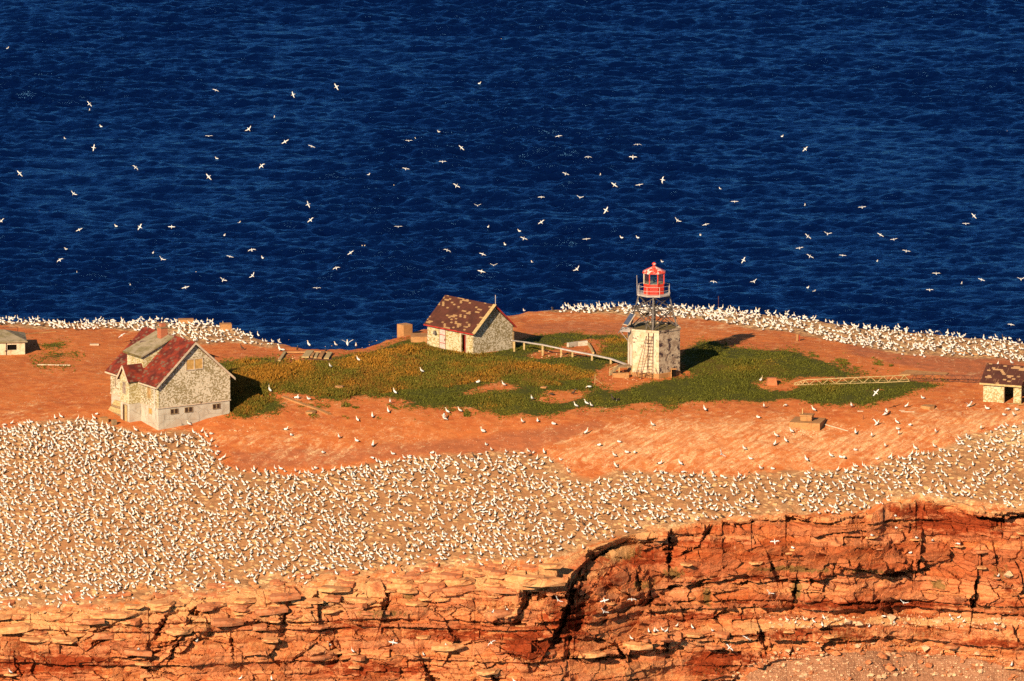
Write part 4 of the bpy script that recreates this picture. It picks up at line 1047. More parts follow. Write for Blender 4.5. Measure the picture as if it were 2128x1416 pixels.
# ---------------------------------------------------------------- the light tower
def build_lighthouse():
    c = g1(1358.5, 772.5)
    t = thing('light_tower', 'old light tower with red lantern on steel trestle above a flaking hexagonal base', 'lighthouse', c)
    R, H = 3.34, 5.35
    al = math.radians(9.5)
    hexv = lambda r, z, k: (r * math.sin(al + math.radians(60 * k)), -r * math.cos(al + math.radians(60 * k)), z)
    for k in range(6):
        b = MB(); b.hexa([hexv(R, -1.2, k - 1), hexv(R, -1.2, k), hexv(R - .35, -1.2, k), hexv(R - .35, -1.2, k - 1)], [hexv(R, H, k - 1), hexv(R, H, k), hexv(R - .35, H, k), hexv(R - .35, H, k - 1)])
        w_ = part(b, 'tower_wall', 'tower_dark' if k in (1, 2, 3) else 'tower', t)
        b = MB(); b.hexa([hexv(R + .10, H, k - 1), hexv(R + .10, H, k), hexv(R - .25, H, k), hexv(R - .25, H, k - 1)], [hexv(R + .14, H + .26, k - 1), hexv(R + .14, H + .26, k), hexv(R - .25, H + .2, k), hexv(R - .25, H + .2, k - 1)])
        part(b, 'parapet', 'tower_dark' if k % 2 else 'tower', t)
    b = MB(); b.lathe([(R - .3, H - .3), (R - .3, H + .05)], 6, 0, 0, al); part(b, 'tower_roof', 'moss', t)
    b = MB(); b.lathe([(R + .08, -1.2), (R + .08, 0.28), (R + .01, 0.36)], 6, 0, 0, al); part(b, 'plinth', 'block', t)
    # white door in the left sliver wall
    m0, m1 = Vector(hexv(R + .02, 0, -2)), Vector(hexv(R + .02, 0, -1))
    d = (m1 - m0).normalized(); n = Vector((d.y, -d.x, 0)); 
    if n.dot(Vector((m0.x, m0.y, 0))) < 0: n = -n
    for a0, a1, nm, mt, off in ((1.0, 1.2, 'door_jamb', 'white', .10), (2.5, 2.7, 'door_jamb', 'white', .10), (1.2, 2.5, 'door', 'trim', .05)):
        p0, p1 = m0 + d * a0, m0 + d * a1
        b = MB(); b.hexa([p0 + Vector((0, 0, 1.0)), p1 + Vector((0, 0, 1.0)), p1 + n * off + Vector((0, 0, 1.0)), p0 + n * off + Vector((0, 0, 1.0))], [p0 + Vector((0, 0, 3.6)), p1 + Vector((0, 0, 3.6)), p1 + n * off + Vector((0, 0, 3.6)), p0 + n * off + Vector((0, 0, 3.6))])
        part(b, nm, mt, t)
    # ladders on the front left face
    q0, q1 = Vector(hexv(R, 0, -1)), Vector(hexv(R, 0, 0)); fd = (q1 - q0).normalized(); fn = Vector((fd.y, -fd.x, 0))
    def ladder(a_bot, a_top, wdt, lean, zt):
        lb = thing('ladder', '', 'ladder')
        for s in (0, 1):
            b = MB(); b.tube(q0 + fd * (a_bot + s * wdt) + fn * lean + Vector((0, 0, -.2)), q0 + fd * (a_top + s * wdt) + fn * .12 + Vector((0, 0, zt)), .035, n=5); part(b, 'rail', 'rustwood', lb)
        for i in range(13):
            f = (i + .8) / 14.0; a = a_bot + (a_top - a_bot) * f; o = lean + (.12 - lean) * f; z = -.2 + (zt + .2) * f
            b = MB(); b.tube(q0 + fd * a + fn * o + Vector((0, 0, z)), q0 + fd * (a + wdt) + fn * o + Vector((0, 0, z)), .022, n=5); part(b, 'rung', 'rustwood', lb)
        lb.location = c
        return lb
    l1 = ladder(.75, 1.78, .75, 1.3, 4.9); setp(l1, 'tilted thin ladder leaning on the light tower base, left of two')
    l2 = ladder(1.95, 2.05, .62, .35, 5.3); setp(l2, 'upright thin ladder against the light tower base, right of two')
    # steel trestle of four splayed legs
    zb, zm, zt = H + .05, H + 2.35, 9.35
    ang = [math.radians(x) for x in (-4, 86, 176, 266)]
    def lp(k, z):
        f = (z - zb) / (zt - zb); r = 2.78 + (1.85 - 2.78) * f
        return Vector((r * math.sin(ang[k % 4]), -r * math.cos(ang[k % 4]), z))
    for k in range(4):
        b = MB(); b.bar(lp(k, zb), lp(k, zt), .17, .17); part(b, 'trestle_leg', 'steel', t)
    for k in range(4):
        b = MB(); b.bar(lp(k, zm), lp(k + 1, zm), .10, .10); part(b, 'ring_beam', 'steel', t)
        for za, zc in ((zb + .1, zm), (zm, zt - .1)):
            b = MB(); b.bar(lp(k, za), lp(k + 1, zc), .09, .09); part(b, 'brace', 'steel', t)
            b = MB(); b.bar(lp(k + 1, za), lp(k, zc) + (lp(k, zc) * .02), .09, .09); part(b, 'brace', 'steel', t)
    for k in (0, 1):
        b = MB(); b.bar(lp(k, zm - .12), lp(k + 2, zm - .12 - .01 * k), .08, .08); part(b, 'cross_beam', 'steel', t)
    b = MB(); b.tube((0, 0, zb), (0, 0, zt), .14, n=8); part(b, 'centre_pipe', 'steel', t)
    b = MB(); b.tube((-.9, -.9, zb), (-.35, -.3, zt), .05); b.tube((-.45, -1.1, zb), (.1, -.5, zt), .05); part(b, 'inner_ladder', 'steel', t)
    # gallery
    b = MB(); b.lathe([(1.75, zt), (2.05, zt + .06), (2.10, zt + .24), (2.0, zt + .25)], 8, 0, 0, math.radians(19)); part(b, 'gallery_deck', 'galv', t)
    zg = zt + .25
    pr = [Vector((1.98 * math.sin(math.radians(19 + 45 * k)), -1.98 * math.cos(math.radians(19 + 45 * k)), zg)) for k in range(8)]
    for k in range(8):
        b = MB(); b.tube(pr[k], pr[k] + Vector((0, 0, 1.05)), .03, n=5); part(b, 'gallery_post', 'galv', t)
        for z in (.5, 1.02):
            b = MB(); b.tube(pr[k] + Vector((0, 0, z)), pr[(k + 1) % 8] + Vector((0, 0, z)), .022, n=5); part(b, 'gallery_rail', 'galv', t)
    b = MB(); b.tube((-2.0, -.3, zg - .2), (-2.08, -.3, zg + 2.25), .045, .02); part(b, 'antenna', 'galv', t)
    # lantern
    ph = math.radians(19); r = 1.30; z1, z2 = zg + 1.22, zg + 2.55
    b = MB(); b.lathe([(r, zg), (r, z1)], 8, 0, 0, ph); ln = part(b, 'lantern_base', 'redpaint', t)
    ov = lambda k, rr, z: Vector((rr * math.sin(ph + math.radians(45 * k)), -rr * math.cos(ph + math.radians(45 * k)), z))
    for k in range(8):
        b = MB(); b.bar(ov(k, r, z1), ov(k, r, z2), .11, .11); part(b, 'lantern_mullion', 'redpaint' if k in (0, 7, 1) else 'trim', t)
        b = MB(); b.hexa([ov(k, r - .05, z1 + .002), ov(k + 1, r - .05, z1 + .002), ov(k + 1, r - .07, z1 + .002), ov(k, r - .07, z1 + .002)], [ov(k, r - .05, z2), ov(k + 1, r - .05, z2), ov(k + 1, r - .07, z2), ov(k, r - .07, z2)]); part(b, 'pane', 'glass', t)
    b = MB(); b.lathe([(r - .1, z1 + .001), (r - .1, z1 + .1)], 8, 0, 0, ph); part(b, 'lantern_floor', 'trim', t)
    b = MB(); b.lathe([(.12, z1 + .1), (.12, z1 + .3), (.30, z1 + .4), (.36, z1 + .65), (.28, z1 + .92), (.08, z1 + 1.02)], 10); part(b, 'lamp', 'glass', t)
    b = MB(); b.lathe([(.10, z1 + .1), (.16, z1 + .4), (.16, z1 + .85), (.05, z1 + .95)], 8); part(b, 'lamp_stand', 'steel', t)
    b = MB(); b.lathe([(r + .16, z2 - .03), (r + .16, z2 + .10), (.85, z2 + .42), (.20, z2 + .72), (.16, z2 + .74)], 8, 0, 0, ph); part(b, 'lantern_roof', 'cone', t)
    b = MB(); b.lathe([(.15, z2 + .72), (.15, z2 + .95), (.25, z2 + .98), (.24, z2 + 1.08), (.12, z2 + 1.2), (.03, z2 + 1.23)], 10); part(b, 'vent_ball', 'cone', t)
    # roof rail stubs
    for k in (0, 1, 2, 3, -1):
        p0 = Vector(hexv(R - .35, H + .1, k)); p1 = Vector(hexv(R - .35, H + .1, k + 1)); p1 = p0 + (p1 - p0) * .45
        b = MB(); b.tube(p0, p0 + Vector((0, 0, 1.0)), .025, n=5); b.tube(p1, p1 + Vector((0, 0, 1.0)), .025, n=5); b.tube(p0 + Vector((0, 0, 1.0)), p1 + Vector((0, 0, 1.0)), .022, n=5); part(b, 'roof_rail', 'steel', t)
    # solar panel on its bracket
    b = MB(); b.slab((-3.7, -1.0, 6.05), (-3.15, -1.35, 5.95), (-2.3, -.9, 7.15), (-2.85, -.55, 7.25), .06); sp = part(b, 'solar_panel', 'panel', t)
    b = MB(); b.bar((-3.1, -1.37, 5.9), (-2.25, -.9, 7.18), .07, .1); b.bar((-3.75, -1.0, 6.0), (-3.1, -1.37, 5.9), .06, .08); part(b, 'panel_frame', 'trim', sp)
    b = MB(); b.tube((-4.3, -1.2, 4.9), (-1.9, 0.1, 8.6), .05); b.tube((-3.9, -1.1, 4.9), (-2.9, -.5, 6.0), .04); part(b, 'panel_strut', 'steel', t)
    b = MB(); b.slab((-4.1, -1.3, 5.2), (-2.9, -1.5, 5.15), (-2.7, -.3, 5.5), (-3.8, -.2, 5.5), .06); b.tube((-4.0, -1.2, 5.1), (-3.2, -.7, 4.0), .04); part(b, 'bracket_shelf', 'galv', t)
    # flood lamp under the ring beam
    b = MB(); b.lathe([(.05, zm - .35), (.33, zm - .25), (.33, zm - .05), (.1, zm + .05)], 8, -.95, -.75); part(b, 'flood_lamp', 'white', t)
    b = MB(); b.box(-.98, -.62, -.9, -.6, zm - .75, zm - .37); part(b, 'battery_box', 'dark', t)
    # shelter box at the foot of the right face
    b = MB(); b.box(2.0, 2.12, -2.6, -2.2, -.6, .9); b.box(2.12, 2.7, -2.55, -2.2, .72, .85); part(b, 'shelter_frame', 'block', t)
    b = MB(); b.box(2.14, 2.62, -2.28, -2.18, -.6, .7); part(b, 'shelter_shade_panel', 'dark', t)  # near-black panel painted as the shade within the shelter
    # trestle stand at the ladder foot
    for s in (0, 1.05):
        b = MB()
        for u in (.55 + s, 1.5 + s): b.tube(q0 + fd * u + fn * 1.0 + Vector((0, 0, -.6)), q0 + fd * u + fn * 1.0 + Vector((0, 0, .75)), .035, n=5)
        b.tube(q0 + fd * (.55 + s) + fn * 1.0 + Vector((0, 0, .45)), q0 + fd * (1.5 + s) + fn * 1.0 + Vector((0, 0, .72)), .03, n=5); part(b, 'foot_rail', 'rustwood', t)
    return t, c
LT, LTC = build_lighthouse()

def build_steps():
    p = g1(1290, 782)
    t = thing('wooden_steps', 'weathered wooden landing with steps at the light tower door', 'steps', p, math.radians(4))
    b = MB(); b.box(-.35, 1.45, .2, 1.5, 1.0, 1.14); part(b, 'landing', 'wood', t)
    for x in (-.25, 1.3):
        b = MB(); b.box(x, x + .14, .2, .32, -.6, 1.0); part(b, 'post', 'tanwood', t)
    for i in range(4):
        b = MB(); b.box(-.65 - .3 * i, -.3 - .3 * i, .25, 1.3, .72 - .27 * i, .79 - .27 * i); part(b, 'tread', 'tanwood', t)
    for y in (.22, 1.32):
        b = MB(); b.bar((-.35, y, 1.02), (-1.6, y, -.15), .06, .22); part(b, 'stringer', 'wood', t)
    b = MB(); b.box(-1.35, -1.27, .1, .18, -.3, .95); b.bar((-1.3, .14, .92), (-.3, .14, 1.3), .05, .08); part(b, 'handrail', 'tanwood', t)
    crate('concrete_step', 'pinkish concrete block under the wooden landing of the light tower', 'block', 1290, 785.5, 3, 2.0, 0.5, 0.55, 'block')
    crate('rubber_tyre', 'dark lump tucked beside the steps of the light tower', 'debris', 1277, 784, 10, 0.45, 0.4, 0.55, 'tyre', 0.7)
build_steps()

# ---------------------------------------------------------------- hand rail from the shed to the tower
def build_handrail():
    bases = [(1068.5, 731, 709.5), (1089, 729, 712), (1127.5, 739.5, 718), (1166, 740, 726), (1189.5, 743, 731), (1230, 750, 738.5), (1269, 757, 747)]
    t = None; tops = []
    P = ground([q[0] for q in bases], [q[1] for q in bases])
    t = thing('handrail', 'long white pipe handrail on wooden posts between shed and light tower', 'handrail', P[0])
    for p, (px, pb, pt) in zip(P, bases):
        h = (pb - pt) / 16.7; q = p - P[0]
        b = MB(); b.box(q[0] - .11, q[0] + .11, q[1] - .08, q[1] + .08, q[2] - .5, q[2] + h); part(b, 'post', 'tanwood', t); tops.append(Vector((q[0], q[1], q[2] + h)))
    e = Vector((LTC[0] - 3.3 - P[0][0], LTC[1] + .6 - P[0][1], 0)); e.z = tops[-1].z - .15
    s = tops[0] + (tops[0] - tops[1]) * .25
    pts = [s] + tops + [e]
    for a, c in zip(pts[:-1], pts[1:]):
        b = MB(); b.bar(a + Vector((0, 0, .06)), c + Vector((0, 0, .06)), .30, .13); part(b, 'rail', 'galv', t)
build_handrail()

# ---------------------------------------------------------------- fallen lattice mast: a tan and a rusty length
def lattice(name, label, top, bot, n, mt, r):
    T = ground([q[0] for q in bot], [q[1] for q in bot])
    t = thing(name, label, 'lattice mast', T[0])
    hs = [(b_[1] - a_[1]) / 16.7 for a_, b_ in zip(top, bot)]
    lo = [Vector(p - T[0]) + Vector((0, 0, .08)) for p in T]; hi = [p + Vector((0, 0, h)) for p, h in zip(lo, hs)]
    def along(L, f):
        k = f * (len(L) - 1); i = min(int(k), len(L) - 2); return L[i].lerp(L[i + 1], k - i)
    for L, nm in ((lo, 'bottom_chord'), (hi, 'top_chord')):
        for a, c in zip(L[:-1], L[1:]):
            b = MB(); b.bar(a, c, r * 2, r * 2); part(b, nm, mt, t)
    for i in range(n):
        f0, f1, f2 = i / n, (i + .5) / n, (i + 1) / n
        b = MB(); b.bar(along(lo, f0), along(hi, f1), r * 1.5, r * 1.5); part(b, 'brace', mt, t)
        b = MB(); b.bar(along(hi, f1), along(lo, f2), r * 1.5, r * 1.5); part(b, 'brace', mt, t)
        # far side of the square mast
        off = Vector((0.1, 1.1, 0))
        b = MB(); b.bar(along(lo, f0) + off, along(lo, f1) + off, r * 1.3, r * 1.3); part(b, 'far_chord', mt, t)
        b = MB(); b.bar(along(lo, f1) + off, along(lo, f2) + off, r * 1.3, r * 1.3); part(b, 'far_chord', mt, t)
    return t
lattice('lattice_mast', 'tan lattice mast lying across the grass, the left length', [(1650, 798), (1675, 791), (1750, 787.5), (1830, 784), (1890, 781)], [(1650, 801.5), (1675, 801), (1750, 799), (1830, 796.5), (1890, 794)], 11, 'tanwood', .045)
lattice('lattice_mast', 'rusty lattice mast lying on the soil up to the right hut', [(1892, 781), (1940, 781), (2000, 782), (2045, 784)], [(1892, 793), (1940, 793), (2000, 795), (2045, 797)], 8, 'rustwood', .04)

# ---------------------------------------------------------------- blocks, posts and debris
crate('concrete_block', 'tall ochre concrete cube at the cove edge left of the shed', 'block', 848, 698, 38, 1.35, 1.35, 1.35, 'block')
crate('concrete_slab', 'low ochre concrete footing beside the left wall of the shed', 'footing', 871, 712.5, 2, 2.0, 2.6, 0.72, 'block')
crate('concrete_pier', 'tapered orange-red concrete pier in the bare patch of the grass', 'pier', 1605, 802, 6, 1.40, 1.2, 0.86, 'redblock', 0.68)
crate('concrete_block', 'pale concrete block among the birds at the left far edge', 'block', 470, 687, 8, 1.4, 1.2, 0.75, 'block')
crate('concrete_block', 'flat pale slab among the birds behind the gabled house chimney', 'block', 387, 671, 5, 1.9, 1.2, 0.35, 'block')
def plinth():
    p = g1(1676, 893)
    t = thing('concrete_plinth', 'square concrete plinth with a smaller block on top, right foreground', 'plinth', p, math.radians(-14))
    b = MB(); b.box(-2.1, 1.6, 0, 3.6, -.8, .78); part(b, 'base', 'block', t)
    b = MB(); b.box(-1.0, .35, 1.2, 2.4, .78, 1.35); part(b, 'upper_block', 'block', t)
    b = MB(); b.box(-1.1, .45, 1.1, 2.5, 1.35, 1.48); part(b, 'cap', 'block', t)
    b = MB(); b.box(-.95, -.85, 1.9, 2.0, 1.48, 2.1); part(b, 'stub_post', 'tanwood', t)
plinth()
def post(label, px, py, h, r, mt='wood', name='wooden_post', cat='post', dx=0.0, brace=False):
    p = g1(px, py); t = thing(name, label, cat, p)
    b = MB(); b.tube((0, 0, -.3), (dx, 0, h), r, r * .8, 6); part(b, 'shaft', mt, t)
    if brace:
        b = MB(); b.tube((.9, .3, 0), (dx, 0, h * .55), r, r, 6); part(b, 'stay', mt, t)
    return t
post('thick reddish post at the far side behind the light tower shadow', 1657, 709, .85, .14, 'block')
post('thin reddish stake beside the thick post at the far side', 1661.5, 709, .8, .06, 'redtrim')
post('thin tall rod beside the thick reddish post', 1654.5, 708, 2.1, .03, 'wood', 'thin_rod', 'rod')
post('thin pole with a stay on bare soil in front of the light tower', 1236, 799, 1.25, .04, 'tanwood', 'thin_pole', 'pole', .05, True)
post('short leaning stake by the tapered concrete pier', 1587, 792, .75, .04, 'tanwood', dx=-.18)
post('dark rusty stake in the soil left of the fallen planks', 573, 754, .6, .06, 'rustwood')
post('leaning rusty bar on the soil right of the plinth', 1793, 872, .5, .04, 'rustwood', 'rusty_bar', 'bar', .1)
post('dark thin mast among the birds on the far edge right of the lantern', 1493, 636, 1.25, .03, 'rustwood', 'thin_mast', 'mast')
post('thin stake among the nesting birds below the gabled house', 99, 936, 1.2, .05, 'rustwood', 'thin_stake', 'stake')
post('thin dark rod standing in the far right bird colony', 1655, 690, 1.0, .025, 'rustwood', 'thin_rod', 'rod')

def beam(label, name, cat, pts, wd, hh, mt, zoff=0.0):
    P = ground([q[0] for q in pts], [q[1] for q in pts]); t = thing(name, label, cat, P[0])
    L = [Vector(p - P[0]) + Vector((0, 0, hh / 2 + zoff)) for p in P]
    for a, c in zip(L[:-1], L[1:]):
        b = MB(); b.bar(a, c, wd, hh); part(b, 'length', mt, t)
    return t
beam('pale concrete kerb strip slanting across bare soil right of the gabled house', 'kerb_strip', 'kerb', [(588, 826), (630, 842), (660, 852), (685, 863)], .5, .18, 'block')
beam('curved pale wall stub in the grass behind the handrail', 'wall_stub', 'wall', [(1180, 722), (1200, 719.5), (1221, 717.5)], .35, .55, 'concrete')
beam('low leaning wooden kerb at the right end of the wall stub', 'wooden_kerb', 'kerb', [(1222, 717), (1228, 726), (1233, 737)], .22, .30, 'tanwood')
beam('fallen pale pole beside the concrete plinth', 'fallen_pole', 'pole', [(1711, 882), (1763, 897)], .1, .1, 'trim')
beam('long pale plank on the far soil right of the light tower', 'plank', 'plank', [(1750, 705), (1768, 712)], .16, .1, 'trim')
beam('thin white plank near the right hut, in front of the lattice mast', 'plank', 'plank', [(1872, 856.5), (1900, 857)], .12, .08, 'trim')
beam('thin plank lying on the far soil behind the right hut', 'plank', 'plank', [(1988, 732), (2075, 743)], .14, .1, 'block')
beam('pale slat on the soil left of the right hut', 'slat', 'slat', [(1868, 854), (1880, 853.5)], .14, .06, 'trim')
beam('short pale board on the soil below the lattice mast', 'short_board', 'board', [(1782, 855), (1794, 855.5)], .3, .06, 'trim')
beam('thin pale edging board below the green patch by the stone hut', 'edging_board', 'board', [(78, 759.5), (146, 760.5)], .12, .14, 'trim')
beam('long grey kerb behind the stone hut', 'stone_kerb', 'kerb', [(42, 698), (80, 693), (116, 690.5)], .25, .14, 'block')
def slab_field():
    P = g1(1916, 781)
    t = thing('concrete_pad', 'flat pinkish concrete pad on the soil behind the lattice mast', 'pad', P)
    q = ground([1868, 1884, 1972, 1965], [779, 770, 776, 781]) - P
    b = MB(); b.prism([Vector(v) + Vector((0, 0, -.2)) for v in q], (0, 0, .28)); part(b, 'slab', 'block', t)
slab_field()
def plank_frame():
    P = g1(600, 752)
    t = thing('fallen_planks', 'collapsed floor of grey planks at the cove edge', 'debris', P)
    for i, (a, c, wd) in enumerate((((580, 753), (592, 735), .35), ((594, 735), (635, 735.5), .25), ((634, 746), (645, 733), .9), ((647, 745), (652, 737), .3), ((655, 747), (660, 737), .35), ((664, 748), (672, 735), .5), ((678, 748), (686, 736), .6), ((636, 733), (686, 736), .2))):
        q = ground([a[0], c[0]], [a[1], c[1]]) - P
        b = MB(); b.bar(Vector(q[0]) + Vector((0, 0, .16 + .02 * (i % 3))), Vector(q[1]) + Vector((0, 0, .18 + .02 * (i % 3))), wd, .16); part(b, 'plank', 'block' if i % 2 else 'tanwood', t)
    b = MB()
    q = ground([636, 690, 686, 640], [747, 750, 735, 733]) - P
    b.prism([Vector(v) + Vector((0, 0, -.25)) for v in q], (0, 0, .30)); part(b, 'gap_shade_slab', 'rustwood', t)  # dark slab below the planks, its colour standing in for shade between them
plank_frame()
crate('plank_box', 'low wooden planter edge with weeds left of the gabled house roof', 'planter', 196, 718, 3, 1.1, .4, .15, 'trim')
def flat_debris():
    for (px, py, s, rz, lab) in ((1929, 848, .9, 20, 'pale slab leaning on the soil near the right hut'), (646, 859, .7, 30, 'pale flat stone at the lower end of the kerb strip'), (704, 806, .6, 10, 'pale flat stone on the path through the meadow'), (1130, 806.5, .45, 0, 'round orange stone on the bare patch in the meadow'), (1126, 731, .5, 0, 'pale small boulder under the handrail'), (213, 1083, 1.1, 15, 'large flat pale stone among the nesting birds on the left')):
        p = g1(px, py); t = thing('flat_stone' if s > .45 else 'small_boulder', lab, 'stone', p, math.radians(rz))
        b = MB(); n = 7; rr = random.Random(int(px))
        b.prism([(s * (.75 + .4 * rr.random()) * math.cos(2 * math.pi * i / n), s * (.6 + .4 * rr.random()) * math.sin(2 * math.pi * i / n), -.15) for i in range(n)], (.05, .05, .15 + .32 * s)); part(b, 'rock', 'block', t)
flat_debris()

# ================================================================== GRASS
def build_grass():
    r = np.random.default_rng(3)
    n = 150000
    px = r.uniform(60, 1975, n); py = r.uniform(684, 872, n)
    # even density over the ground, not over the picture
    P = ground(px, py)
    qx, qy, _ = project(P[:, 0], P[:, 1], P[:, 2])
    m = grass_mask(qx + r.normal(0, 9, n) * np.where(r.random(n) < .35, 2.4, 1), qy + r.normal(0, 3.2, n) * np.where(r.random(n) < .35, 2.4, 1), P[:, 0], P[:, 1])
    P = P[m]; qx = qx[m]; qy = qy[m]
    br = np.clip(brown_mask(qx, qy) * .8 + .55 * fbm(P[:, 0] / 4.5, P[:, 1] / 7.0, 144, 3) + .05, 0, 1)
    n = len(P)
    clump = fbm(P[:, 0] / 1.6, P[:, 1] / 2.4, 101, 3); tallf = np.clip(0.55 + 0.9 * fbm(P[:, 0] / 4, P[:, 1] / 6, 103, 3), 0.55, 1.3)
    h = (0.17 + 0.26 * br) * tallf * r.uniform(.6, 1.3, n) * (1 + 0.7 * clump)
    V = []; C = []
    a = r.uniform(0, 2 * np.pi, n)
    gold = np.array([0.235, 0.100, 0.011]); rust = np.array([0.135, 0.047, 0.010]); olive = np.array([0.105, 0.085, 0.010]); green = np.array([0.072, 0.068, 0.008]); dgreen = np.array([0.034, 0.042, 0.006])
    hue = fbm(P[:, 0] / 3.2, P[:, 1] / 5, 105, 3)
    for b in range(3):
        aa = a + b * 2.1 + r.uniform(-.5, .5, n); wd = r.uniform(.05, .11, n) * (0.8 + .6 * br); ln = h * r.uniform(.3, 1.0, n)
        ox = r.uniform(-.16, .16, n); oy = r.uniform(-.16, .16, n)
        bx = P[:, 0] + ox; by = P[:, 1] + oy; bz = P[:, 2] - .03
        dx, dy = np.cos(aa), np.sin(aa)
        v0 = np.stack([bx - dy * wd, by + dx * wd, bz], -1); v1 = np.stack([bx + dy * wd, by - dx * wd, bz], -1)
        v2 = np.stack([bx + dx * ln, by + dy * ln, bz + h], -1)
        V.append(np.stack([v0, v1, v2], 1))
        t = np.clip(br * 1.0 + 0.45 * hue + r.normal(0, .16, n) - .15, 0, 1)[:, None]
        dry = gold * np.clip(.5 + hue[:, None] * 1.3 + .3 * r.random((n, 1)), 0, 1) + rust * (1 - np.clip(.5 + hue[:, None] * 1.3, 0, 1))
        mid = olive
        grn = green * (r.random((n, 1)) * .7 + .5) + dgreen * .3
        c = np.where(t > .5, mid + (dry - mid) * (t - .5) * 2, grn + (mid - grn) * t * 2)
        c = c * r.uniform(.7, 1.35, (n, 1))
        C.append(np.repeat(c[:, None], 3, 1))
    V = np.concatenate(V).reshape(-1, 3); C = np.concatenate(C).reshape(-1, 3)
    F = np.arange(len(V)).reshape(-1, 3)
    k = NT('meadow_grass', 0.8, 0.1)
    me = np_mesh('grass', V, F, [k.out(k.attr('tint'))])
    vcol(me, 'tint', C)
    setp(link('grass', me), 'golden and green low grass of the meadow', None, None, 'stuff')
build_grass()

# ================================================================== LOOSE ROCK
def rock_mesh(name, seed, flat=0.6, npts=13):
    rr = random.Random(seed); bm = bmesh.new()
    for i in range(npts):
        v = Vector((rr.gauss(0, 1), rr.gauss(0, 1), rr.gauss(0, 1))).normalized()
        bm.verts.new((v.x * rr.uniform(.75, 1.1), v.y * rr.uniform(.6, .95), v.z * flat * rr.uniform(.7, 1.05)))
    bmesh.ops.convex_hull(bm, input=bm.verts[:])
    for v in [v for v in bm.verts if not v.link_faces]: bm.verts.remove(v)
    bmesh.ops.triangulate(bm, faces=bm.faces[:])
    me = bpy.data.meshes.new(name); bm.to_mesh(me); bm.free(); return me
M['palestone'] = stained('pale_fallen_stone', (0.56, 0.34, 0.19, 1), (0.48, 0.25, 0.12, 1), sc=2.0)
M['orangestone'] = stained('orange_fallen_stone', (0.42, 0.15, 0.06, 1), (0.36, 0.105, 0.035, 1), sc=2.0)
ROCKS = {}
for mt in ('palestone', 'orangestone'):
    for i in range(5):
        me = rock_mesh('rock', 40 + i + (9 if mt == 'palestone' else 0), 0.55); me.materials.append(M[mt]); ROCKS.setdefault(mt, []).append(me)
M['rimstone'] = stained('tan_ledge_stone', (0.52, 0.235, 0.09, 1), (0.44, 0.165, 0.055, 1), sc=2.0)
SLABS = []
for i in range(8):                                 # angular bedded slabs with broken edges
    rr_ = random.Random(80 + i); n_ = 6; bm = bmesh.new(); hh_ = rr_.uniform(.13, .24)
    rad = [rr_.uniform(.62, 1.2) for _ in range(n_)]
    for z_, k_ in ((-hh_, .97), (hh_ * .2, 1.0), (hh_, .95)):
        for j in range(n_):
            a_ = 2 * math.pi * (j + rr_.uniform(-.2, .2)) / n_
            bm.verts.new((rad[j] * k_ * math.cos(a_) * 1.35 + rr_.uniform(-.05, .05), rad[j] * k_ * math.sin(a_) * .75 + rr_.uniform(-.05, .05), z_ + rr_.uniform(-.04, .04)))
    bmesh.ops.convex_hull(bm, input=bm.verts[:]) if i % 3 == 0 else None
    vs = bm.verts[:]
    if i % 3:
        for z_ in (0, 1):
            for j in range(n_): bm.faces.new((vs[z_ * n_ + j], vs[z_ * n_ + (j + 1) % n_], vs[z_ * n_ + n_ + (j + 1) % n_], vs[z_ * n_ + n_ + j]))
        bm.faces.new(vs[2 * n_:3 * n_]); bm.faces.new(vs[0:n_][::-1])
    for v in [v for v in bm.verts if not v.link_faces]: bm.verts.remove(v)
    me = bpy.data.meshes.new('rock_slab'); bm.to_mesh(me); bm.free()
    me.materials.append(M['rimstone'] if i % 3 else M['orangestone']); SLABS.append(me)
def put_rock(name, me, p, s, rz, tilt=(0, 0)):
    o = link(name, me, CLIFF); o.location = p; o.scale = (s, s, s); o.rotation_euler = (tilt[0], tilt[1], rz); return o
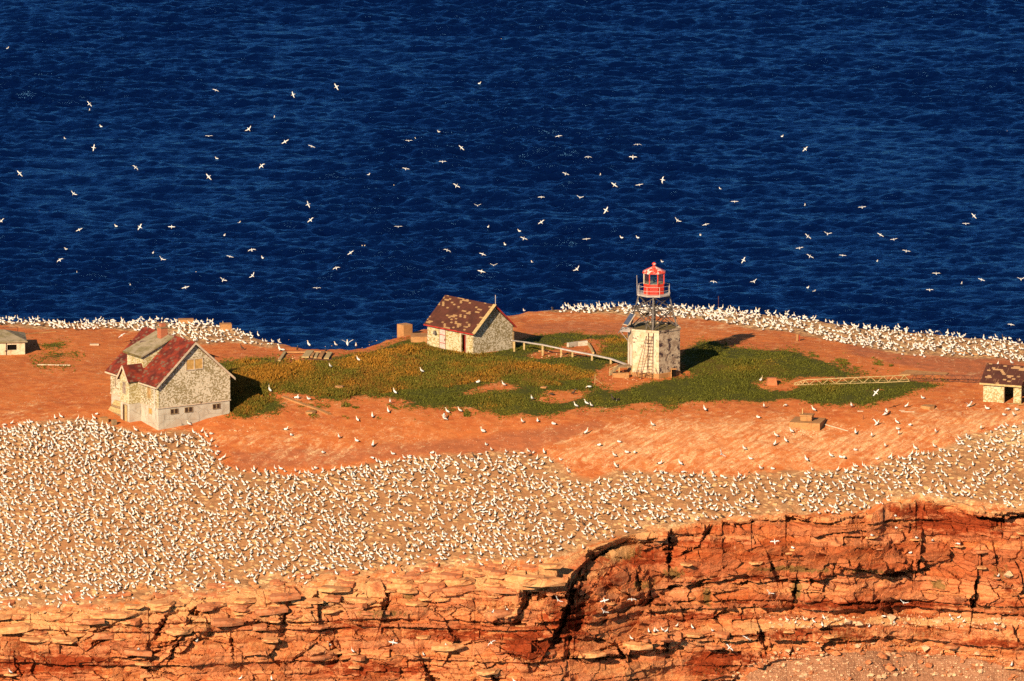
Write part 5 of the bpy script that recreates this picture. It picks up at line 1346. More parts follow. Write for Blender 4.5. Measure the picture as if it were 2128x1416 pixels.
def build_rocks():
    rr = random.Random(8)
    n = 0
    while n < 190:                                  # boulders of the scree, lower right
        px = rr.uniform(1520, 2128); py = rr.uniform(1335, 1416)
        if py < np.interp(px, [1500, 1560, 1620, 1750, 1870, 2000, 2128], [1420, 1376, 1354, 1336, 1334, 1350, 1380]): continue
        p = cliff_at(px, py)
        if p is None: continue
        s = rr.choice((.18, .2, .24, .28, .36, .5)) * (1.6 if rr.random() < .08 else 1)
        put_rock('rock', rr.choice(ROCKS['palestone' if rr.random() < .55 else 'orangestone']), p + np.array([0, -.05, .05]), s, rr.uniform(0, 6)); n += 1
    for (px, py, s) in ((1832, 1362, .95), (1845, 1350, .9), (1930, 1380, .75), (1868, 1362, .55), (1806, 1375, .6), (2022, 1384, .5), (2105, 1402, .6), (1905, 1402, .5), (2095, 1193, .75), (1948, 1288, .6), (1850, 1280, .9), (1760, 1290, .6), (1780, 1296, .7), (1700, 1292, .5), (1990, 1300, .4), (1340, 1335, 0.8), (1380, 1330, .9)):
        p = cliff_at(px, py)
        if p is not None: put_rock('rock', rr.choice(ROCKS['palestone' if px > 1700 and py < 1300 else 'orangestone']), p + np.array([0, -.1, .02]), s, rr.uniform(0, 6))
    for i in range(70):                            # whitened stones along the ledge
        px = rr.uniform(1600, 2128); py = np.interp(px, [1600, 1750, 1900, 2128], [1294, 1288, 1288, 1294]) + rr.uniform(-9, 14)
        p = cliff_at(px, py)
        if p is not None: put_rock('rock', rr.choice(ROCKS['palestone']), p + np.array([0, -.05, .05]), rr.uniform(.16, .42), rr.uniform(0, 6))
    # loosened slabs along the rim and the ledges of the softer left face
    spots = [(580, 1238, 1.5), (1112, 1204, 2.2), (1046, 1275, 1.5), (190, 1288, 1.3), (130, 1278, 1.0), (430, 1256, 1.3), (330, 1262, 1.1), (370, 1308, 1.4), (250, 1276, 1.2), (280, 1352, 1.3), (690, 1240, 1.2), (740, 1258, 1.3), (840, 1212, 1.3), (905, 1204, 1.1), (1085, 1170, 1.2), (980, 1178, 1.0), (1140, 1166, 1.3),
             (210, 1312, .9), (60, 1312, .9), (540, 1300, 1.0), (660, 1300, .9), (660, 1366, 1.1), (690, 1352, 1.0), (740, 1366, 1.0), (560, 1330, 1.1), (930, 1340, 1.2), (1010, 1392, 1.2), (1320, 1342, 1.3), (1440, 1318, 1.0), (1500, 1318, 1.0), (1640, 1312, .7), (1720, 1322, .7), (1980, 1340, .8), (1230, 1360, 1.1), (1480, 1345, .9)]
    for i in range(105):
        px = rr.uniform(0, 1150); spots.append((px, np.interp(px, [0, 330, 600, 960, 1150], [1282, 1258, 1228, 1190, 1182]) + rr.uniform(-6, 60), rr.choice((.45, .6, .8, 1.1, 1.6))))
    for i in range(22):
        px = rr.uniform(0, 2128); spots.append((px, np.interp(px, [0, 600, 1150, 1300, 2128], [1310, 1270, 1230, 1150, 1090]) + rr.uniform(0, 130), rr.uniform(.3, .8)))
    for i in range(150):                           # flat stones bedded in the ground along the left rim
        px = rr.uniform(0, 1160); py = np.interp(px, [0, 330, 600, 960, 1160], [1272, 1248, 1218, 1184, 1172]) - abs(rr.gauss(0, 16)) + 6
        p = g1(px, py)
        o = put_rock('rock_slab', rr.choice(SLABS), p, rr.choice((.3, .4, .5, .7, .9)), rr.uniform(-.6, .6), (rr.uniform(.1, .35), rr.uniform(-.1, .1))); o.parent = GROUND
    for (px, py, s) in spots:
        p = cliff_at(px, py)
        if p is None: continue
        put_rock('rock_slab', rr.choice(SLABS), p + np.array([0, -.12 * s, 0.0]), s, rr.uniform(-.5, .5), (rr.uniform(-.02, .16), rr.uniform(-.08, .08)))
    # rubble too small to pick apart
    V = []; F = []; o = 0; r = np.random.default_rng(2)
    base = [np.array([v.co[:] for v in m.vertices]) for m in ROCKS['palestone']]; tri = [np.array([p.vertices[:] for p in m.polygons]) for m in ROCKS['palestone']]
    def add(p, s):
        nonlocal o
        i = r.integers(5); a = r.uniform(0, 6.28); b = base[i] * s
        V.append(np.stack([b[:, 0] * math.cos(a) - b[:, 1] * math.sin(a), b[:, 0] * math.sin(a) + b[:, 1] * math.cos(a), b[:, 2]], -1) + p); F.append(tri[i] + o); o += len(b)
    for i in range(3200):
        px = r.uniform(1480, 2160); py = r.uniform(1332, 1430)
        if py < np.interp(px, [1500, 1560, 1620, 1750, 1870, 2000, 2128], [1420, 1376, 1354, 1336, 1334, 1350, 1380]): continue
        p = cliff_at(px, py)
        if p is not None: add(p, r.uniform(.04, .13))
    for i in range(260):
        px = r.uniform(1560, 2128); p = cliff_at(px, np.interp(px, [1600, 1750, 1900, 2128], [1294, 1288, 1288, 1294]) + r.normal(0, 9))
        if p is not None: add(p, r.uniform(.05, .16))
    me = np_mesh('rubble', np.concatenate(V), np.concatenate(F), [M['palestone']])
    ob = setp(link('rubble', me), 'small pale rubble of the scree and the lower ledge', None, None, 'stuff')
    # pebbles and litter over the bare soil
    V.clear(); F.clear(); o = 0
    qx = r.uniform(0, 2128, 900); qy = r.uniform(700, 965, 900); P = ground(qx, qy)
    gm = grass_mask(qx, qy, P[:, 0], P[:, 1])
    for p in P[~gm]: add(p, r.uniform(.03, .09))
    for (cx, cy, n) in ((1660, 900, 60), (1740, 888, 20), (200, 1262, 90), (420, 1236, 70), (640, 1212, 60), (850, 1192, 60), (1050, 1180, 60), (80, 1268, 60), (1370, 890, 20), (520, 893, 16), (1290, 790, 14), (1150, 735, 16), (610, 745, 20)):
        for p in ground(r.normal(cx, 22, n), r.normal(cy, 5, n)): add(p, r.uniform(.06, .2))
    me = np_mesh('pebbles', np.concatenate(V), np.concatenate(F), [M['palestone']])
    setp(link('pebbles', me), 'pebbles scattered over the bare soil', None, None, 'stuff')
build_rocks()

# ================================================================== GANNETS
M['feather'] = plain('white_plumage', (0.56, 0.53, 0.48, 1), 0.8, 0.05, 3.0)
M['head'] = plain('buff_head', (0.56, 0.42, 0.25, 1), 0.8, 0.08, 8.0)
M['black'] = plain('black_feathers', (0.012, 0.010, 0.009, 1), 0.7, 0.2, 8.0)
M['bill'] = plain('grey_bill', (0.28, 0.27, 0.26, 1), 0.6, 0.1, 8.0)
M['brownbird'] = plain('dark_brown_plumage', (0.045, 0.028, 0.018, 1), 0.85, 0.3, 8.0)
BIRD_MATS = ['feather', 'head', 'black', 'bill']

def bird_body(path, n=7):
    """one continuous body lofted from tail to bill; path rows: x, z, width, height, material"""
    V = []; F = []; Mi = []
    P = [np.array([p[0], 0, p[1]], float) for p in path]
    for i, p in enumerate(path):
        d = P[min(i + 1, len(P) - 1)] - P[max(i - 1, 0)]; d /= np.linalg.norm(d) + 1e-9
        up = np.array([-d[2], 0, d[0]])
        for k in range(n):
            a = 2 * math.pi * k / n
            V.append(P[i] + np.array([0, 1, 0]) * math.cos(a) * p[2] + up * math.sin(a) * p[3])
    for i in range(len(path) - 1):
        for k in range(n):
            F.append((i * n + k, i * n + (k + 1) % n, (i + 1) * n + (k + 1) % n, (i + 1) * n + k)); Mi.append(path[i][4])
    F.append(tuple(range(n))[::-1]); Mi.append(path[0][4]); L = (len(path) - 1) * n
    F.append(tuple(range(L, L + n))); Mi.append(path[-1][4])
    return V, F, Mi

def add_wing(V, F, Mi, secs, side):
    """secs: (y, x_front, x_back, z, material) from the shoulder outward; a thin closed feathered wing"""
    o = len(V)
    for (y, xf, xb, z, m) in secs:
        t = 0.016
        V += [np.array([xf, side * y, z]), np.array([(xf + xb) / 2, side * y, z + t * 1.5]), np.array([xb, side * y, z]), np.array([(xf + xb) / 2, side * y, z - t])]
    for i in range(len(secs) - 1):
        for k in range(4):
            q = (o + i * 4 + k, o + i * 4 + (k + 1) % 4, o + i * 4 + 4 + (k + 1) % 4, o + i * 4 + 4 + k)
            F.append(q if side > 0 else q[::-1]); Mi.append(secs[i][4])
    F.append((o + 3, o + 2, o + 1, o)); Mi.append(secs[0][4])
    e = o + (len(secs) - 1) * 4; F.append((e, e + 1, e + 2, e + 3)); Mi.append(secs[-1][4])

def legs(V, F, Mi, x, z):
    for s in (-1, 1):
        o = len(V); y = s * .05
        for zz in (-.04, z):
            V += [np.array([x - .012, y - .012, zz]), np.array([x + .012, y - .012, zz]), np.array([x, y + .014, zz])]
        F.extend([(o, o + 1, o + 4, o + 3), (o + 1, o + 2, o + 5, o + 4), (o + 2, o, o + 3, o + 5)]); Mi += [2, 2, 2]

def variants():
    out = {}
    def mk(key, path, wings=None, leg=None):
        V, F, Mi = bird_body(path)
        if leg: legs(V, F, Mi, *leg)
        for w_ in (wings or []): add_wing(V, F, Mi, w_[0], w_[1])
        out[key] = (V, F, Mi)
    # standing upright, neck raised
    mk('stand', [(-.46, .10, .012, .01, 2), (-.36, .145, .05, .03, 2), (-.26, .19, .085, .06, 0), (-.10, .27, .125, .11, 0), (.06, .34, .12, .115, 0), (.16, .45, .085, .085, 0), (.185, .57, .055, .055, 1), (.20, .66, .052, .052, 1), (.255, .715, .052, .05, 1), (.31, .715, .03, .026, 3), (.43, .70, .006, .006, 3)], leg=(0.0, .24))
    # sitting on the nest, neck half raised
    mk('sit', [(-.46, .13, .012, .01, 2), (-.36, .15, .05, .03, 2), (-.24, .165, .10, .075, 0), (-.06, .18, .15, .125, 0), (.12, .20, .14, .12, 0), (.22, .29, .085, .08, 0), (.235, .40, .055, .055, 1), (.25, .47, .052, .052, 1), (.305, .515, .05, .048, 1), (.36, .512, .028, .025, 3), (.47, .50, .006, .006, 3)])
    # asleep, head tucked back
    mk('rest', [(-.46, .13, .012, .01, 2), (-.36, .15, .05, .03, 2), (-.24, .165, .10, .075, 0), (-.06, .18, .15, .13, 0), (.12, .20, .145, .125, 0), (.22, .25, .10, .09, 0), (.22, .33, .06, .06, 1), (.15, .375, .052, .05, 1), (.08, .37, .03, .03, 1), (-.02, .35, .01, .01, 3)])
    # pointing the bill at the sky
    mk('sky', [(-.42, .08, .012, .01, 2), (-.33, .135, .05, .03, 2), (-.22, .20, .085, .065, 0), (-.07, .29, .125, .11, 0), (.07, .38, .11, .11, 0), (.12, .50, .075, .075, 0), (.125, .64, .045, .045, 1), (.13, .74, .045, .045, 1), (.14, .80, .042, .042, 1), (.148, .85, .025, .025, 3), (.16, .97, .006, .006, 3)], leg=(-.02, .25))
    # stooping, neck stretched forward and down
    mk('stoop', [(-.46, .20, .012, .01, 2), (-.36, .215, .05, .03, 2), (-.25, .225, .095, .075, 0), (-.08, .25, .135, .12, 0), (.09, .27, .12, .11, 0), (.22, .30, .08, .075, 0), (.32, .30, .052, .052, 1), (.41, .27, .05, .05, 1), (.47, .23, .046, .044, 1), (.51, .18, .025, .025, 3), (.55, .07, .006, .006, 3)], leg=(-.02, .2))
    # wings lifted
    up = [(.08, .13, -.17, .36, 0), (.26, .15, -.14, .52, 0), (.45, .08, -.16, .66, 0), (.58, .0, -.18, .72, 2), (.76, -.10, -.20, .76, 2)]
    mk('flap', [(-.46, .10, .012, .01, 0), (-.36, .145, .05, .03, 0), (-.26, .19, .085, .06, 0), (-.10, .27, .125, .11, 0), (.06, .34, .12, .115, 0), (.16, .44, .085, .085, 0), (.19, .54, .055, .055, 1), (.21, .62, .052, .052, 1), (.265, .665, .052, .05, 1), (.32, .665, .03, .026, 3), (.43, .65, .006, .006, 3)], [(up, 1), (up, -1)], (0.0, .24))
    fb = [(-.50, .0, .012, .008, 0), (-.38, .0, .045, .025, 0), (-.24, .0, .075, .06, 0), (-.06, .0, .105, .10, 0), (.12, .0, .10, .095, 0), (.25, .01, .065, .062, 0), (.34, .02, .048, .048, 1), (.42, .02, .045, .045, 1), (.47, .015, .025, .024, 3), (.58, .0, .006, .006, 3)]
    def wing(z1, z2, z3, sweep=.0):
        return [(.06, .14, -.13, .03, 0), (.28, .19, -.08, z1, 0), (.50, .18 - sweep, -.04 - sweep, z2, 0), (.66, .12 - sweep * 1.6, -.05 - sweep * 1.6, z2 + (z3 - z2) * .5, 2), (.80, .04 - sweep * 2.2, -.07 - sweep * 2.2, z2 + (z3 - z2) * .85, 2), (.92, -.06 - sweep * 2.6, -.09 - sweep * 2.6, z3, 2)]
    for key, wv in (('glide', wing(.06, .07, .02)), ('raise', wing(.16, .28, .42, .03)), ('droop', wing(.07, .02, -.16, .05))):
        mk(key, fb, [(wv, 1), (wv, -1)])
    # riding on the water
    mk('float', [(-.40, .12, .012, .01, 2), (-.30, .10, .05, .03, 2), (-.20, .08, .10, .075, 0), (-.02, .07, .15, .13, 0), (.14, .09, .13, .12, 0), (.23, .18, .08, .075, 0), (.245, .28, .055, .055, 1), (.26, .34, .052, .052, 1), (.31, .375, .05, .046, 1), (.36, .37, .028, .025, 3), (.46, .36, .006, .006, 3)])
    return out
BV = variants()
SIZE = 1.0
for k_, (V_, F_, M_) in BV.items():               # plump, short bodies
    sc3 = np.array([.76, .76, .76]) if k_ in ('glide', 'raise', 'droop', 'float') else np.array([.76, .94, .82])
    BV[k_] = ([v_ * sc3 for v_ in V_], F_, M_)
def bird_mesh(key, brown=False):
    V, F, Mi = BV[key]
    me = bpy.data.meshes.new('gannet')
    me.from_pydata([tuple(v * SIZE) for v in V], [], F)
    for m in BIRD_MATS: me.materials.append(M['brownbird'] if brown and m in ('feather', 'head') else M[m])
    me.polygons.foreach_set('material_index', Mi); me.polygons.foreach_set('use_smooth', [True] * len(F)); me.update()
    return me
BM = {k_: bird_mesh(k_) for k_ in BV}
BMB = {k_: bird_mesh(k_, True) for k_ in ('stand', 'stoop', 'sit', 'rest')}

def hexgrid_points(poly, spacing, jit, seed, keep):
    """scatter over the ground: jittered rows, then kept where they fall inside the picture polygon"""
    r = np.random.default_rng(seed)
    xs = np.arange(-75, 75, spacing); ys = np.arange(-115, 45, spacing * .87)
    X, Y = np.meshgrid(xs, ys); X = X + (np.arange(len(ys)) % 2)[:, None] * spacing / 2
    X = (X + r.normal(0, jit, X.shape)).ravel(); Y = (Y + r.normal(0, jit, Y.shape)).ravel()
    Z = H0(X, Y); px, py, _ = project(X, Y, Z)
    qx = px + 10 * fbm(X / 4, Y / 4, seed + 5, 3); qy = py + 7 * fbm(X / 4 + 7, Y / 4, seed + 6, 3)
    qx += r.normal(0, 9, len(X)); qy += r.normal(0, 5, len(X)) * (py > 760)
    m = in_poly(qx, qy, poly) & (Y > rim_y(X) + .4) & (Y < back_y(X) - .35) & (px > -90) & (px < 2220)
    m &= r.random(len(X)) < keep(px, py, X, Y)
    return np.stack([X, Y, Z], -1)[m], px[m], py[m]

def keep_front(px, py, x, y):
    k = np.full(px.shape, .90)
    k = np.where((px > 430) & (px < 1150), .76, k); k = np.where(px >= 1150, .62, k)
    k = k + .35 * fbm(x / 5, y / 4, 201, 3) * 1.4
    gap = ((px - 1190) / 90) ** 2 + ((py - 985) / 22) ** 2 < 1
    k = np.where(gap, .2, k)
    e = y - rim_y(x)
    k = np.where((e < 3.2) & (px < 1150), k * .40, k)
    k = np.where((px > 1150) & (px < 1500) & (py > 1080), k * .8, k)
    return k
CF, cfx, cfy = hexgrid_points(COLONY_F, .74, .17, 301, keep_front)
CL_, clx, cly = hexgrid_points(COLONY_L, .84, .24, 302, lambda px, py, x, y: .80 + .5 * fbm(x / 4, y / 5, 203, 2) - .25 * ((px > 300) & (py > 700)))
CR, crx, cry = hexgrid_points(COLONY_R, .74, .22, 303, lambda px, py, x, y: np.where(px > 1650, .66, np.where(px < 1180, .35, .84)) + .5 * fbm(x / 4, y / 5, 204, 2))
# keep birds clear of the buildings
def clear_of(P, pts):
    m = np.ones(len(P), bool)
    for (px, py, r_) in pts:
        c = g1(px, py); m &= np.hypot(P[:, 0] - c[0], P[:, 1] - c[1]) > r_
    return m
for nm in ('CF', 'CL_', 'CR'):
    P = globals()[nm]; m = clear_of(P, [(329, 893, 1.2), (360, 884, 4.0), (280, 880, 3.0), (330, 868, 6.0), (470, 685, 1.1), (387, 670, 1.2), (218, 880, 1.0), (240, 884, 1.0)])
    globals()[nm] = P[m]

def facing(n, seed):
    """most birds face the low sun and the wind from the left, the rest anywhere"""
    r = np.random.default_rng(seed)
    a = np.where(r.random(n) < .6, r.normal(math.radians(205), .75, n), r.uniform(0, 2 * np.pi, n))
    return a
KEYS = np.array(['stand', 'sit', 'rest', 'sky', 'stoop', 'flap'])

ALL = np.concatenate([CF, CL_, CR]); tag_ = np.concatenate([np.zeros(len(CF)), np.ones(len(CL_)), 2 * np.ones(len(CR))])
r_ = np.random.default_rng(77)
kinds = r_.choice(len(KEYS), len(ALL), p=[.44, .25, .13, .10, .065, .015])
low_ = (tag_ > 0) & (r_.random(len(ALL)) < .5); kinds = np.where(low_ & ((kinds == 0) | (kinds == 3)), r_.choice([1, 2, 4], len(ALL)), kinds)
ang_ = facing(len(ALL), 78); sc_ = r_.uniform(.90, 1.1, len(ALL)) * np.where(tag_ > 0, .93, 1.0); dark_ = r_.random(len(ALL)) < np.where(tag_ == 0, .012, .05)
apx, apy, adep = project(ALL[:, 0], ALL[:, 1], ALL[:, 2])

# ---- birds picked out one by one ------------------------------------------------------
ONE = []           # (px, py, pose, brown, zone)
def rd(s, ox=0.0, oy=0.0, sc=1.0):
    for tok in s.split():
        f = tok.split(','); yield (ox + float(f[0]) / sc, oy + float(f[1]) / sc, f[2] if len(f) > 2 else '')
GROUND_BIRDS = ('642,721 698,721 722,719,flap 740,723 581,730 588,731,stoop 687,766 745,752 877,776 561,816,sky 615,829,sit 620,830,sit 642,832,sit 821,820 811,840 807,859 774,869 743,877 618,730,brown 677,732,brown 503,727,brown '
    '993,797,rest 1047,804 930,860 956,858 924,875,flap 1086,881 1004,900 1106,833 1147,823,brown 1192,821,brown 1225,808,stoop 1273,832,brown 1219,843 1229,847 1197,848 1588,849 1633,846,stoop 1770,848 1691,856 1576,870,rest '
    '1918,830,sit 1884,848 1841,865,flap 1823,885,flap 1864,882 1866,894,rest 1868,905 1891,886,rest 1778,903 1812,910 1613,910 1610,927 1633,920 1645,901 1945,901 2014,848,flap 2052,852,sit 2095,854,stoop 2113,854,rest 2087,865,rest 2107,866 1840,931 1902,936 1942,932 2039,894 1919,949 '
    '1727,952 1748,953,rest 1755,954,rest 1778,938,rest 1850,954 1469,667 1218,903 1356,887 1245,928,rest 1287,921,rest 1277,951 1371,966,sit 1414,968 1547,937 1560,956,sit 1581,978 1606,977,rest 1676,960 1279,972 1303,943,rest 1319,943,rest 1375,984,rest '
    '594,895,sit 606,907,rest 705,913 742,919,sit 775,929 672,943,rest 1003,901 1011,927,sit 584,977,sit 657,976,rest 692,980,sit 817,946,sit 898,944,rest 1118,878,sit 1151,884,rest 1465,855 1285,834,brown 1581,793,sit 393,886 '
    '2089,748,stand')
for (x, y, f) in rd(GROUND_BIRDS): ONE.append((x, y, f))
LEDGE_BIRDS = ('1351,1311 1356,1311 1367,1310 1378,1309 1384,1309 1404,1303 1437,1301 1483,1310,sit 1315,1324 1632,1287 1654,1293 1669,1287 1689,1290 1715,1281 1710,1298 1756,1286,sit 1837,1276,stoop 1856,1289,sit 1806,1300 1973,1277 1979,1284 1989,1281,sit 2001,1288 2069,1293,sit '
    '2072,1193,sit 1906,1113,rest 1989,1129,stoop 1860,1071,rest 1861,1094,rest 1812,1108,rest 1891,1146,rest 1939,1121,rest 1644,1138,rest 1698,1334 2100,1380 '
    '408,1331,sit 286,1346,rest 686,1338 20,1397 498,1410 564,1409 733,1353,sky 924,1339,sit 881,1361 1070,1412 1054,1267,sit 1024,1268,sit')
FLY_A = ('1245,160,-20 1692,186,-70 1942,140,-60 515,240,x 540,492,80 1435,385,40 1205,425,0 1645,457,30 1798,484,-20 782,606,-40 1510,597,40 1205,660,-50 115,641,x 425,757,-35 1777,820,-70 1792,910,40 457,965,25 808,950,60 990,948,x '
    '345,1140,30 935,1135,-30 1327,1120,-15 1453,1082,10 2022,1098,35 1940,1186,15 1287,1256,x 1070,1298,15 1457,1230,x 1828,1302,0 8,915,x')
FLY_B = ('415,452,0 720,492,x 610,573,0 398,614,-10 690,712,-30 1180,777,0 1403,779,-10 812,827,0 1552,853,60 1880,678,80 1280,425,10 1735,474,0 1450,546,0 1708,547,x 1320,643,-20 1602,706,x 1745,706,10 355,948,0 1180,922,x 1965,912,-35 1440,1019,5 1078,1016,-20 637,1084,-20 842,1106,-20 905,1171,0 835,1205,x 1385,1193,40')
FLY_C = ('800,235,45 370,553,0 195,692,15 815,765,-40 935,750,-10 1257,755,-30 1337,783,10 765,836,10 828,886,-30 1027,880,-5 1413,854,-10 1145,588,5 1825,640,x 1775,688,0 425,910,x 243,1040,-10 488,1040,25 1595,990,0 1870,1027,-20 1555,1090,0 2110,1025,0 2050,1300,-10')
DOT_A = '517,280 585,373 377,445 1253,558 1584,320 238,870 672,948 1376,930 1295,1000 383,1080 883,1102 445,1216 753,1288 1120,1221 1517,1131 2097,1069'
DOT_B = '821,124 825,257 590,403 460,445 180,652 326,720 1520,654 922,938 873,952 1055,976 152,1068 972,1054 1347,1028 1645,1014 1738,1014 1130,1158 1475,1220 1879,1153 2098,1000'
DOT_C = '658,160 2025,135 285,481 798,580 163,762 1236,919 1293,1043 1748,1056 814,1079 851,1103'
FLY = list(rd(FLY_A, 0, 130, 2.776)) + list(rd(FLY_B, 700, 130, 2.776)) + list(rd(FLY_C, 1400, 230, 2.923))
DOTS = list(rd(DOT_A, 0, 130, 2.776)) + list(rd(DOT_B, 700, 130, 2.776)) + list(rd(DOT_C, 1400, 230, 2.923)) + [(15, 102, ''), (1043, 85, '')]
NEAR_FLY = [(1820, 816, 50, 'over the dark grass below the lattice mast'), (1499, 944, -55, 'over the whitish soil of the foreground'), (253, 697, 35, 'over the soil behind the gabled house'),
            (1610, 1126, 5, 'in front of the upper red cliff, middle right'), (1160, 1248, -40, 'in front of the dark cleft of the cliff'), (1313, 1246, 0, 'in front of the cliff right of the dark cleft'), (1256, 1248, 15, 'low against the cliff just right of the dark cleft'),
            (1599, 1233, -30, 'in front of the cliff face, a little above the ledge'), (1552, 1326, -30, 'in front of the red rock under the ledge'), (1516, 1346, -45, 'in front of the lowest rock, left of the scree'), (1878, 1253, -20, 'in front of the smooth cliff band above the stony ledge'),
            (1021, 1336, 35, 'in front of the orange cliff at lower centre'), (817, 1335, -10, 'close to the orange cliff at lower left of centre'), (1255, 1272, -30, 'close to the cliff under the dark cleft')]

def unit(v): return v / np.linalg.norm(v)
RIGHT = np.array([1.0, 0, 0]); UPC = np.array([0, SP, CP]); FWD = np.array([0, CP, -SP])
def flying(px, py, depth, wing_deg, flat, key, flip):
    """a bird in the air: the wings tilted so, banked so far towards the viewer"""
    a, b, c = ray(px, py); p = CAM + np.array([a, b, c]) * depth
    wa = math.radians(wing_deg)
    W = math.cos(wa) * RIGHT + math.sin(wa) * UPC
    pw = -math.sin(wa) * RIGHT + math.cos(wa) * UPC
    B = pw * flat * flip + FWD * math.sqrt(max(0, 1 - flat * flat)) * flip
    B = unit(B - W * np.dot(B, W)); N = np.cross(B, W)
    if N[2] < 0: W = -W; N = -N
    m = Matrix(((B[0], W[0], N[0], p[0]), (B[1], W[1], N[1], p[1]), (B[2], W[2], N[2], p[2]), (0, 0, 0, 1)))
    o = link('gannet', BM[key]); o.matrix_world = m
    return o

ORD = ['', 'second', 'third', 'fourth', 'fifth', 'sixth', 'seventh', 'eighth', 'ninth', 'tenth', 'eleventh', 'twelfth', 'thirteenth', 'fourteenth']
def label_cells(items, phrase_of, lead):
    """items: (object, px, py, pose word); within a cell birds are told apart from left to right"""
    cells = {}
    for it in items: cells.setdefault(phrase_of(it[1], it[2]) + '|' + it[3], []).append(it)
    for key, its in cells.items():
        ph, pose = key.split('|'); its.sort(key=lambda q: q[1])
        for i, it in enumerate(its):
            if len(its) == 1: s = ''
            elif i == 0: s = ', leftmost'
            elif i == len(its) - 1: s = ', rightmost'
            else: s = ', %s from left' % ORD[min(i, len(ORD) - 1)]
            it[0]['label'] = (lead % pose) + ' ' + ph + s

def zone_sea(px, py):
    c = ('at the far left' if px < 150 else 'beyond the gabled house' if px < 330 else 'right of the gabled house' if px < 520 else 'beyond the cove, left part' if px < 690 else 'beyond the cove, right part' if px < 850 else 'left above the shed' if px < 960 else 'right above the shed' if px < 1080
         else 'left of the lantern' if px < 1220 else 'near the lantern' if px < 1360 else 'just right of the lantern' if px < 1520 else 'above the far right birds' if px < 1720 else 'toward the right side' if px < 1900 else 'at the far right')
    b = 'highest' if py < 250 else 'high' if py < 360 else 'middle height' if py < 450 else 'low' if py < 530 else 'lowest'
    return c + ', ' + b

rf = random.Random(21)
items = []
for (px, py, f) in FLY:
    if f == 'x': wing_deg, fl = rf.uniform(-70, 70), rf.uniform(.6, .9)
    else:
        wing_deg = float(f); fl = .25 + min(.6, abs(wing_deg) / 90.0) + rf.uniform(0, .25)
    key = rf.choice(['glide', 'glide', 'raise', 'droop']); dep = rf.uniform(1045, 1180) if rf.random() < .55 else rf.uniform(1180, max(1190, min(1450, .94 * (SEA_Z - CAM[2]) / float(ray(px, py)[2]))))
    o = flying(px, py, dep, wing_deg, min(fl, .95), key, rf.choice((-1, 1)))
    items.append((o, px, py, {'glide': 'gliding', 'raise': 'with raised wings', 'droop': 'with lowered wings'}[key]))
    setp(o, None, 'gannet', 'gannets flying over the sea')
label_cells(items, zone_sea, 'white gannet flying %s over the sea,')
items = []
for (px, py, f) in DOTS:
    a, b, c = ray(px, py); t = (SEA_Z + .05 - CAM[2]) / c
    o = link('gannet', BM['float']); o.location = CAM + np.array([a, b, c]) * t; o.rotation_euler = (0, 0, rf.uniform(0, 6.28)); o.scale = (1.25,) * 3
    items.append((o, px, py, 'speck')); setp(o, None, 'gannet', 'gannets resting on the sea')
label_cells(items, zone_sea, 'tiny white gannet %s on the water')
for i, (px, py, wd, ph) in enumerate(NEAR_FLY):
    if py < 1000: p = g1(px, py); dep = project(*p)[2] - (12 if py > 800 else 6)
    else:
        p = cliff_at(px, py); dep = project(*p)[2] - 7
    o = flying(px, py, dep, wd, .45 + .4 * (i % 3 == 0), ('glide', 'raise', 'droop')[i % 3], 1 if i % 2 else -1)
    setp(o, 'white gannet flying ' + ph, 'gannet', 'gannets flying past the island')

def zone_land(px, py):
    for (x0, x1, y0, y1, s) in ((480, 600, 700, 735, 'at the left lip of the cove'), (600, 800, 700, 735, 'on the brink of the cove'), (480, 900, 735, 800, 'in the golden meadow'), (480, 660, 800, 850, 'by the pale kerb strip'), (660, 860, 800, 862, 'at the lower meadow edge'),
                                (900, 1070, 780, 815, 'around the bare patch in the meadow'), (1070, 1180, 800, 850, 'in the short grass before the light tower'), (1180, 1300, 800, 850, 'on bare earth before the light tower'),
                                (360, 700, 850, 930, 'on red soil right of the gabled house'), (700, 860, 862, 935, 'on red soil under the meadow'), (860, 970, 840, 900, 'on red soil under the short grass'), (970, 1160, 870, 930, 'on red soil at centre'), (1160, 1320, 870, 935, 'on the whitish slope at centre'),
                                (560, 720, 935, 990, 'above the left nesting birds'), (720, 1000, 935, 960, 'above the middle nesting birds'), (1230, 1330, 935, 990, 'just above the nesting birds at centre'), (1330, 1480, 880, 990, 'on the whitened slope left of the plinth'), (1480, 1600, 930, 990, 'on the whitened slope below the plinth'),
                                (1440, 1620, 780, 875, 'near the tapered pier'), (1620, 1720, 840, 870, 'behind the concrete plinth'), (1590, 1700, 895, 965, 'in front of the concrete plinth'), (1440, 1520, 655, 680, 'on the far soil right of the lantern'),
                                (1720, 1800, 840, 860, 'on soil below the lying mast'), (1700, 1800, 895, 960, 'right below the concrete plinth'), (1800, 1900, 840, 915, 'on the soil right of the plinth'), (1900, 2000, 820, 860, 'on soil left of the right hut'), (2000, 2128, 740, 760, 'on the ridge of the right hut'),
                                (2000, 2128, 840, 900, 'in front of the right hut'), (1800, 1900, 915, 960, 'on the pale slope above the right nesters'), (1900, 2000, 860, 960, 'on the slope below the right hut')):
        if x0 <= px < x1 and y0 <= py < y1: return s
    return 'on the open soil'
POSE = {'stand': 'standing', 'sit': 'sitting', 'rest': 'resting', 'sky': 'pointing its bill up', 'stoop': 'stooping', 'flap': 'raising its wings'}
GP = ground([q[0] for q in ONE], [q[1] for q in ONE])
items = []; itemsb = []
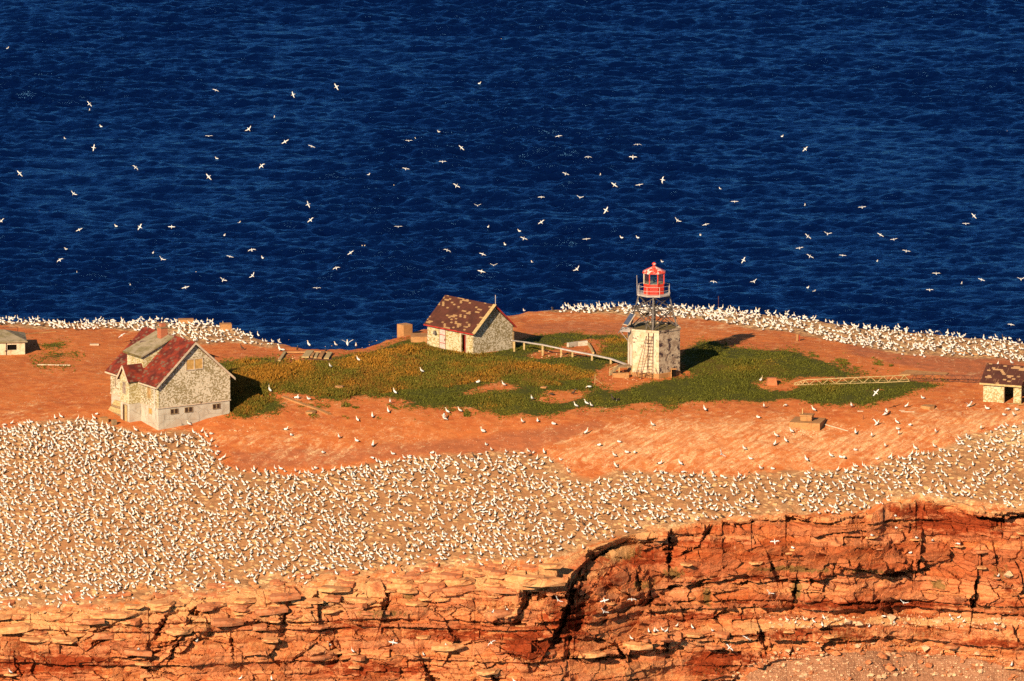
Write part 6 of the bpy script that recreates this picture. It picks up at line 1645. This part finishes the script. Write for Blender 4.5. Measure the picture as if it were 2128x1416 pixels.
for (px, py, f), p in zip(ONE, GP):
    brown = f == 'brown'; key = 'stoop' if brown and rf.random() < .5 else 'stand' if (brown or not f) else f
    o = link('gannet', (BMB if brown else BM)[key]); zz = p[2]
    loc = Vector(p)
    if (px, py) == (2089, 748):           # on the hut's ridge
        h0 = g1(2043, 835); a_ = math.radians(-22); lx, ly = 2.75, 2.3
        loc = Vector((h0[0] + lx * math.cos(a_) - ly * math.sin(a_), h0[1] + lx * math.sin(a_) + ly * math.cos(a_), h0[2] + 4.22))
    o.location = loc; o.rotation_euler = (0, 0, float(facing(1, int(px * 7 + py))[0])); s = rf.uniform(1.12, 1.32); o.scale = (s, s, s)
    setp(o, None, 'gannet', 'gannets scattered over the island top')
    (itemsb if brown else items).append((o, px, py, POSE[key]))
label_cells(items, zone_land, 'white gannet %s'); label_cells(itemsb, zone_land, 'dark brown young gannet %s')

def zone_ledge(px, py):
    if py < 1200: return 'on the upper right cliff'
    if px < 600: return 'on the lower left cliff'
    if px < 1200: return 'on the lower middle cliff'
    if px < 1330: return 'on a small ledge below the cleft'
    if px < 1500: return 'on the narrow ledge left of centre right'
    if py > 1320: return 'on the scree'
    return 'on the whitened stony ledge'
items = []
for (px, py, f) in rd(LEDGE_BIRDS):
    p = cliff_at(px, py + 4)
    if p is None: continue
    key = f or 'stand'
    base = p + np.array([0, -.12, 0.0])
    if not (1600 < px and 1270 < py < 1305):   # a little shelf to stand on
        put_rock('rock_slab', SLABS[int(px) % 8], base + np.array([0, .25, -.14]), .5, rf.uniform(-.4, .4))
    o = link('gannet', BM[key]); o.location = base; o.rotation_euler = (0, 0, float(facing(1, int(px * 3 + py))[0]))
    setp(o, None, 'gannet', 'gannets on the cliff ledges'); items.append((o, px, py, POSE[key]))
label_cells(items, zone_ledge, 'white gannet %s')

# ---- the nearest of the dense front colony as single birds, the rest as one mass ----------
inview = (apx > 0) & (apx < 2128) & (tag_ == 0)
order = np.argsort(np.where(inview, adep, 1e9))
N_ONE = 0
near = order[:N_ONE]
def zone_front(px):
    return 'on the left rim' if px < 500 else 'on the left middle rim' if px < 850 else 'on the middle rim' if px < 1150 else 'right of the cleft' if px < 1450 else 'on the right rim'
for i in near:
    key = KEYS[kinds[i]]; o = link('gannet', (BMB if dark_[i] and key in BMB else BM)[key]); o.location = ALL[i]; o.rotation_euler = (0, 0, float(ang_[i])); o.scale = (float(sc_[i]),) * 3
    c = 'dark brown young' if dark_[i] and key in BMB else 'white'
    setp(o, '%s gannet %s in the dense colony just above the cliff edge' % (c, POSE[key]), 'gannet', '%s %s gannets of the colony above the cliff' % (c, POSE[key]))
rest = np.setdiff1d(np.arange(len(ALL)), near)
def build_colony():
    Vs, Qs, Ts, Qm, Tm = [], [], [], [], []; o = 0
    for ki, key in enumerate(KEYS):
        for dk in (False, True):
            sel = rest[(kinds[rest] == ki) & ((dark_[rest] & (key in BMB)) == dk)]
            if not len(sel): continue
            V, F, Mi = BV[key]; V = np.array(V)
            tri = []; tm = []
            for f, m in zip(F, Mi):
                for q in range(1, len(f) - 1): tri.append((f[0], f[q], f[q + 1])); tm.append(m)
            tri = np.array(tri); tm = np.array(tm)
            if dk: tm = np.where(tm <= 1, 4, tm)
            c, s = np.cos(ang_[sel])[:, None], np.sin(ang_[sel])[:, None]; S = sc_[sel][:, None]
            W = np.stack([(V[None, :, 0] * c - V[None, :, 1] * s) * S, (V[None, :, 0] * s + V[None, :, 1] * c) * S, V[None, :, 2] * S * np.ones_like(c)], -1) + ALL[sel][:, None]
            Vs.append(W.reshape(-1, 3)); Ts.append((tri[None] + (o + np.arange(len(sel)) * len(V))[:, None, None]).reshape(-1, 3)); Tm.append(np.tile(tm, len(sel))); o += len(sel) * len(V)
    me = np_mesh('gannet_colony', np.concatenate(Vs), np.concatenate(Ts), [M[m] for m in BIRD_MATS] + [M['brownbird']], np.concatenate(Tm), smooth=True)
    setp(link('gannet_colony', me), 'dense mass of white nesting gannets over the slope and far edges', None, None, 'stuff')
build_colony()
print('BIRDS', len(ALL), 'front', len(CF), 'left', len(CL_), 'right', len(CR))
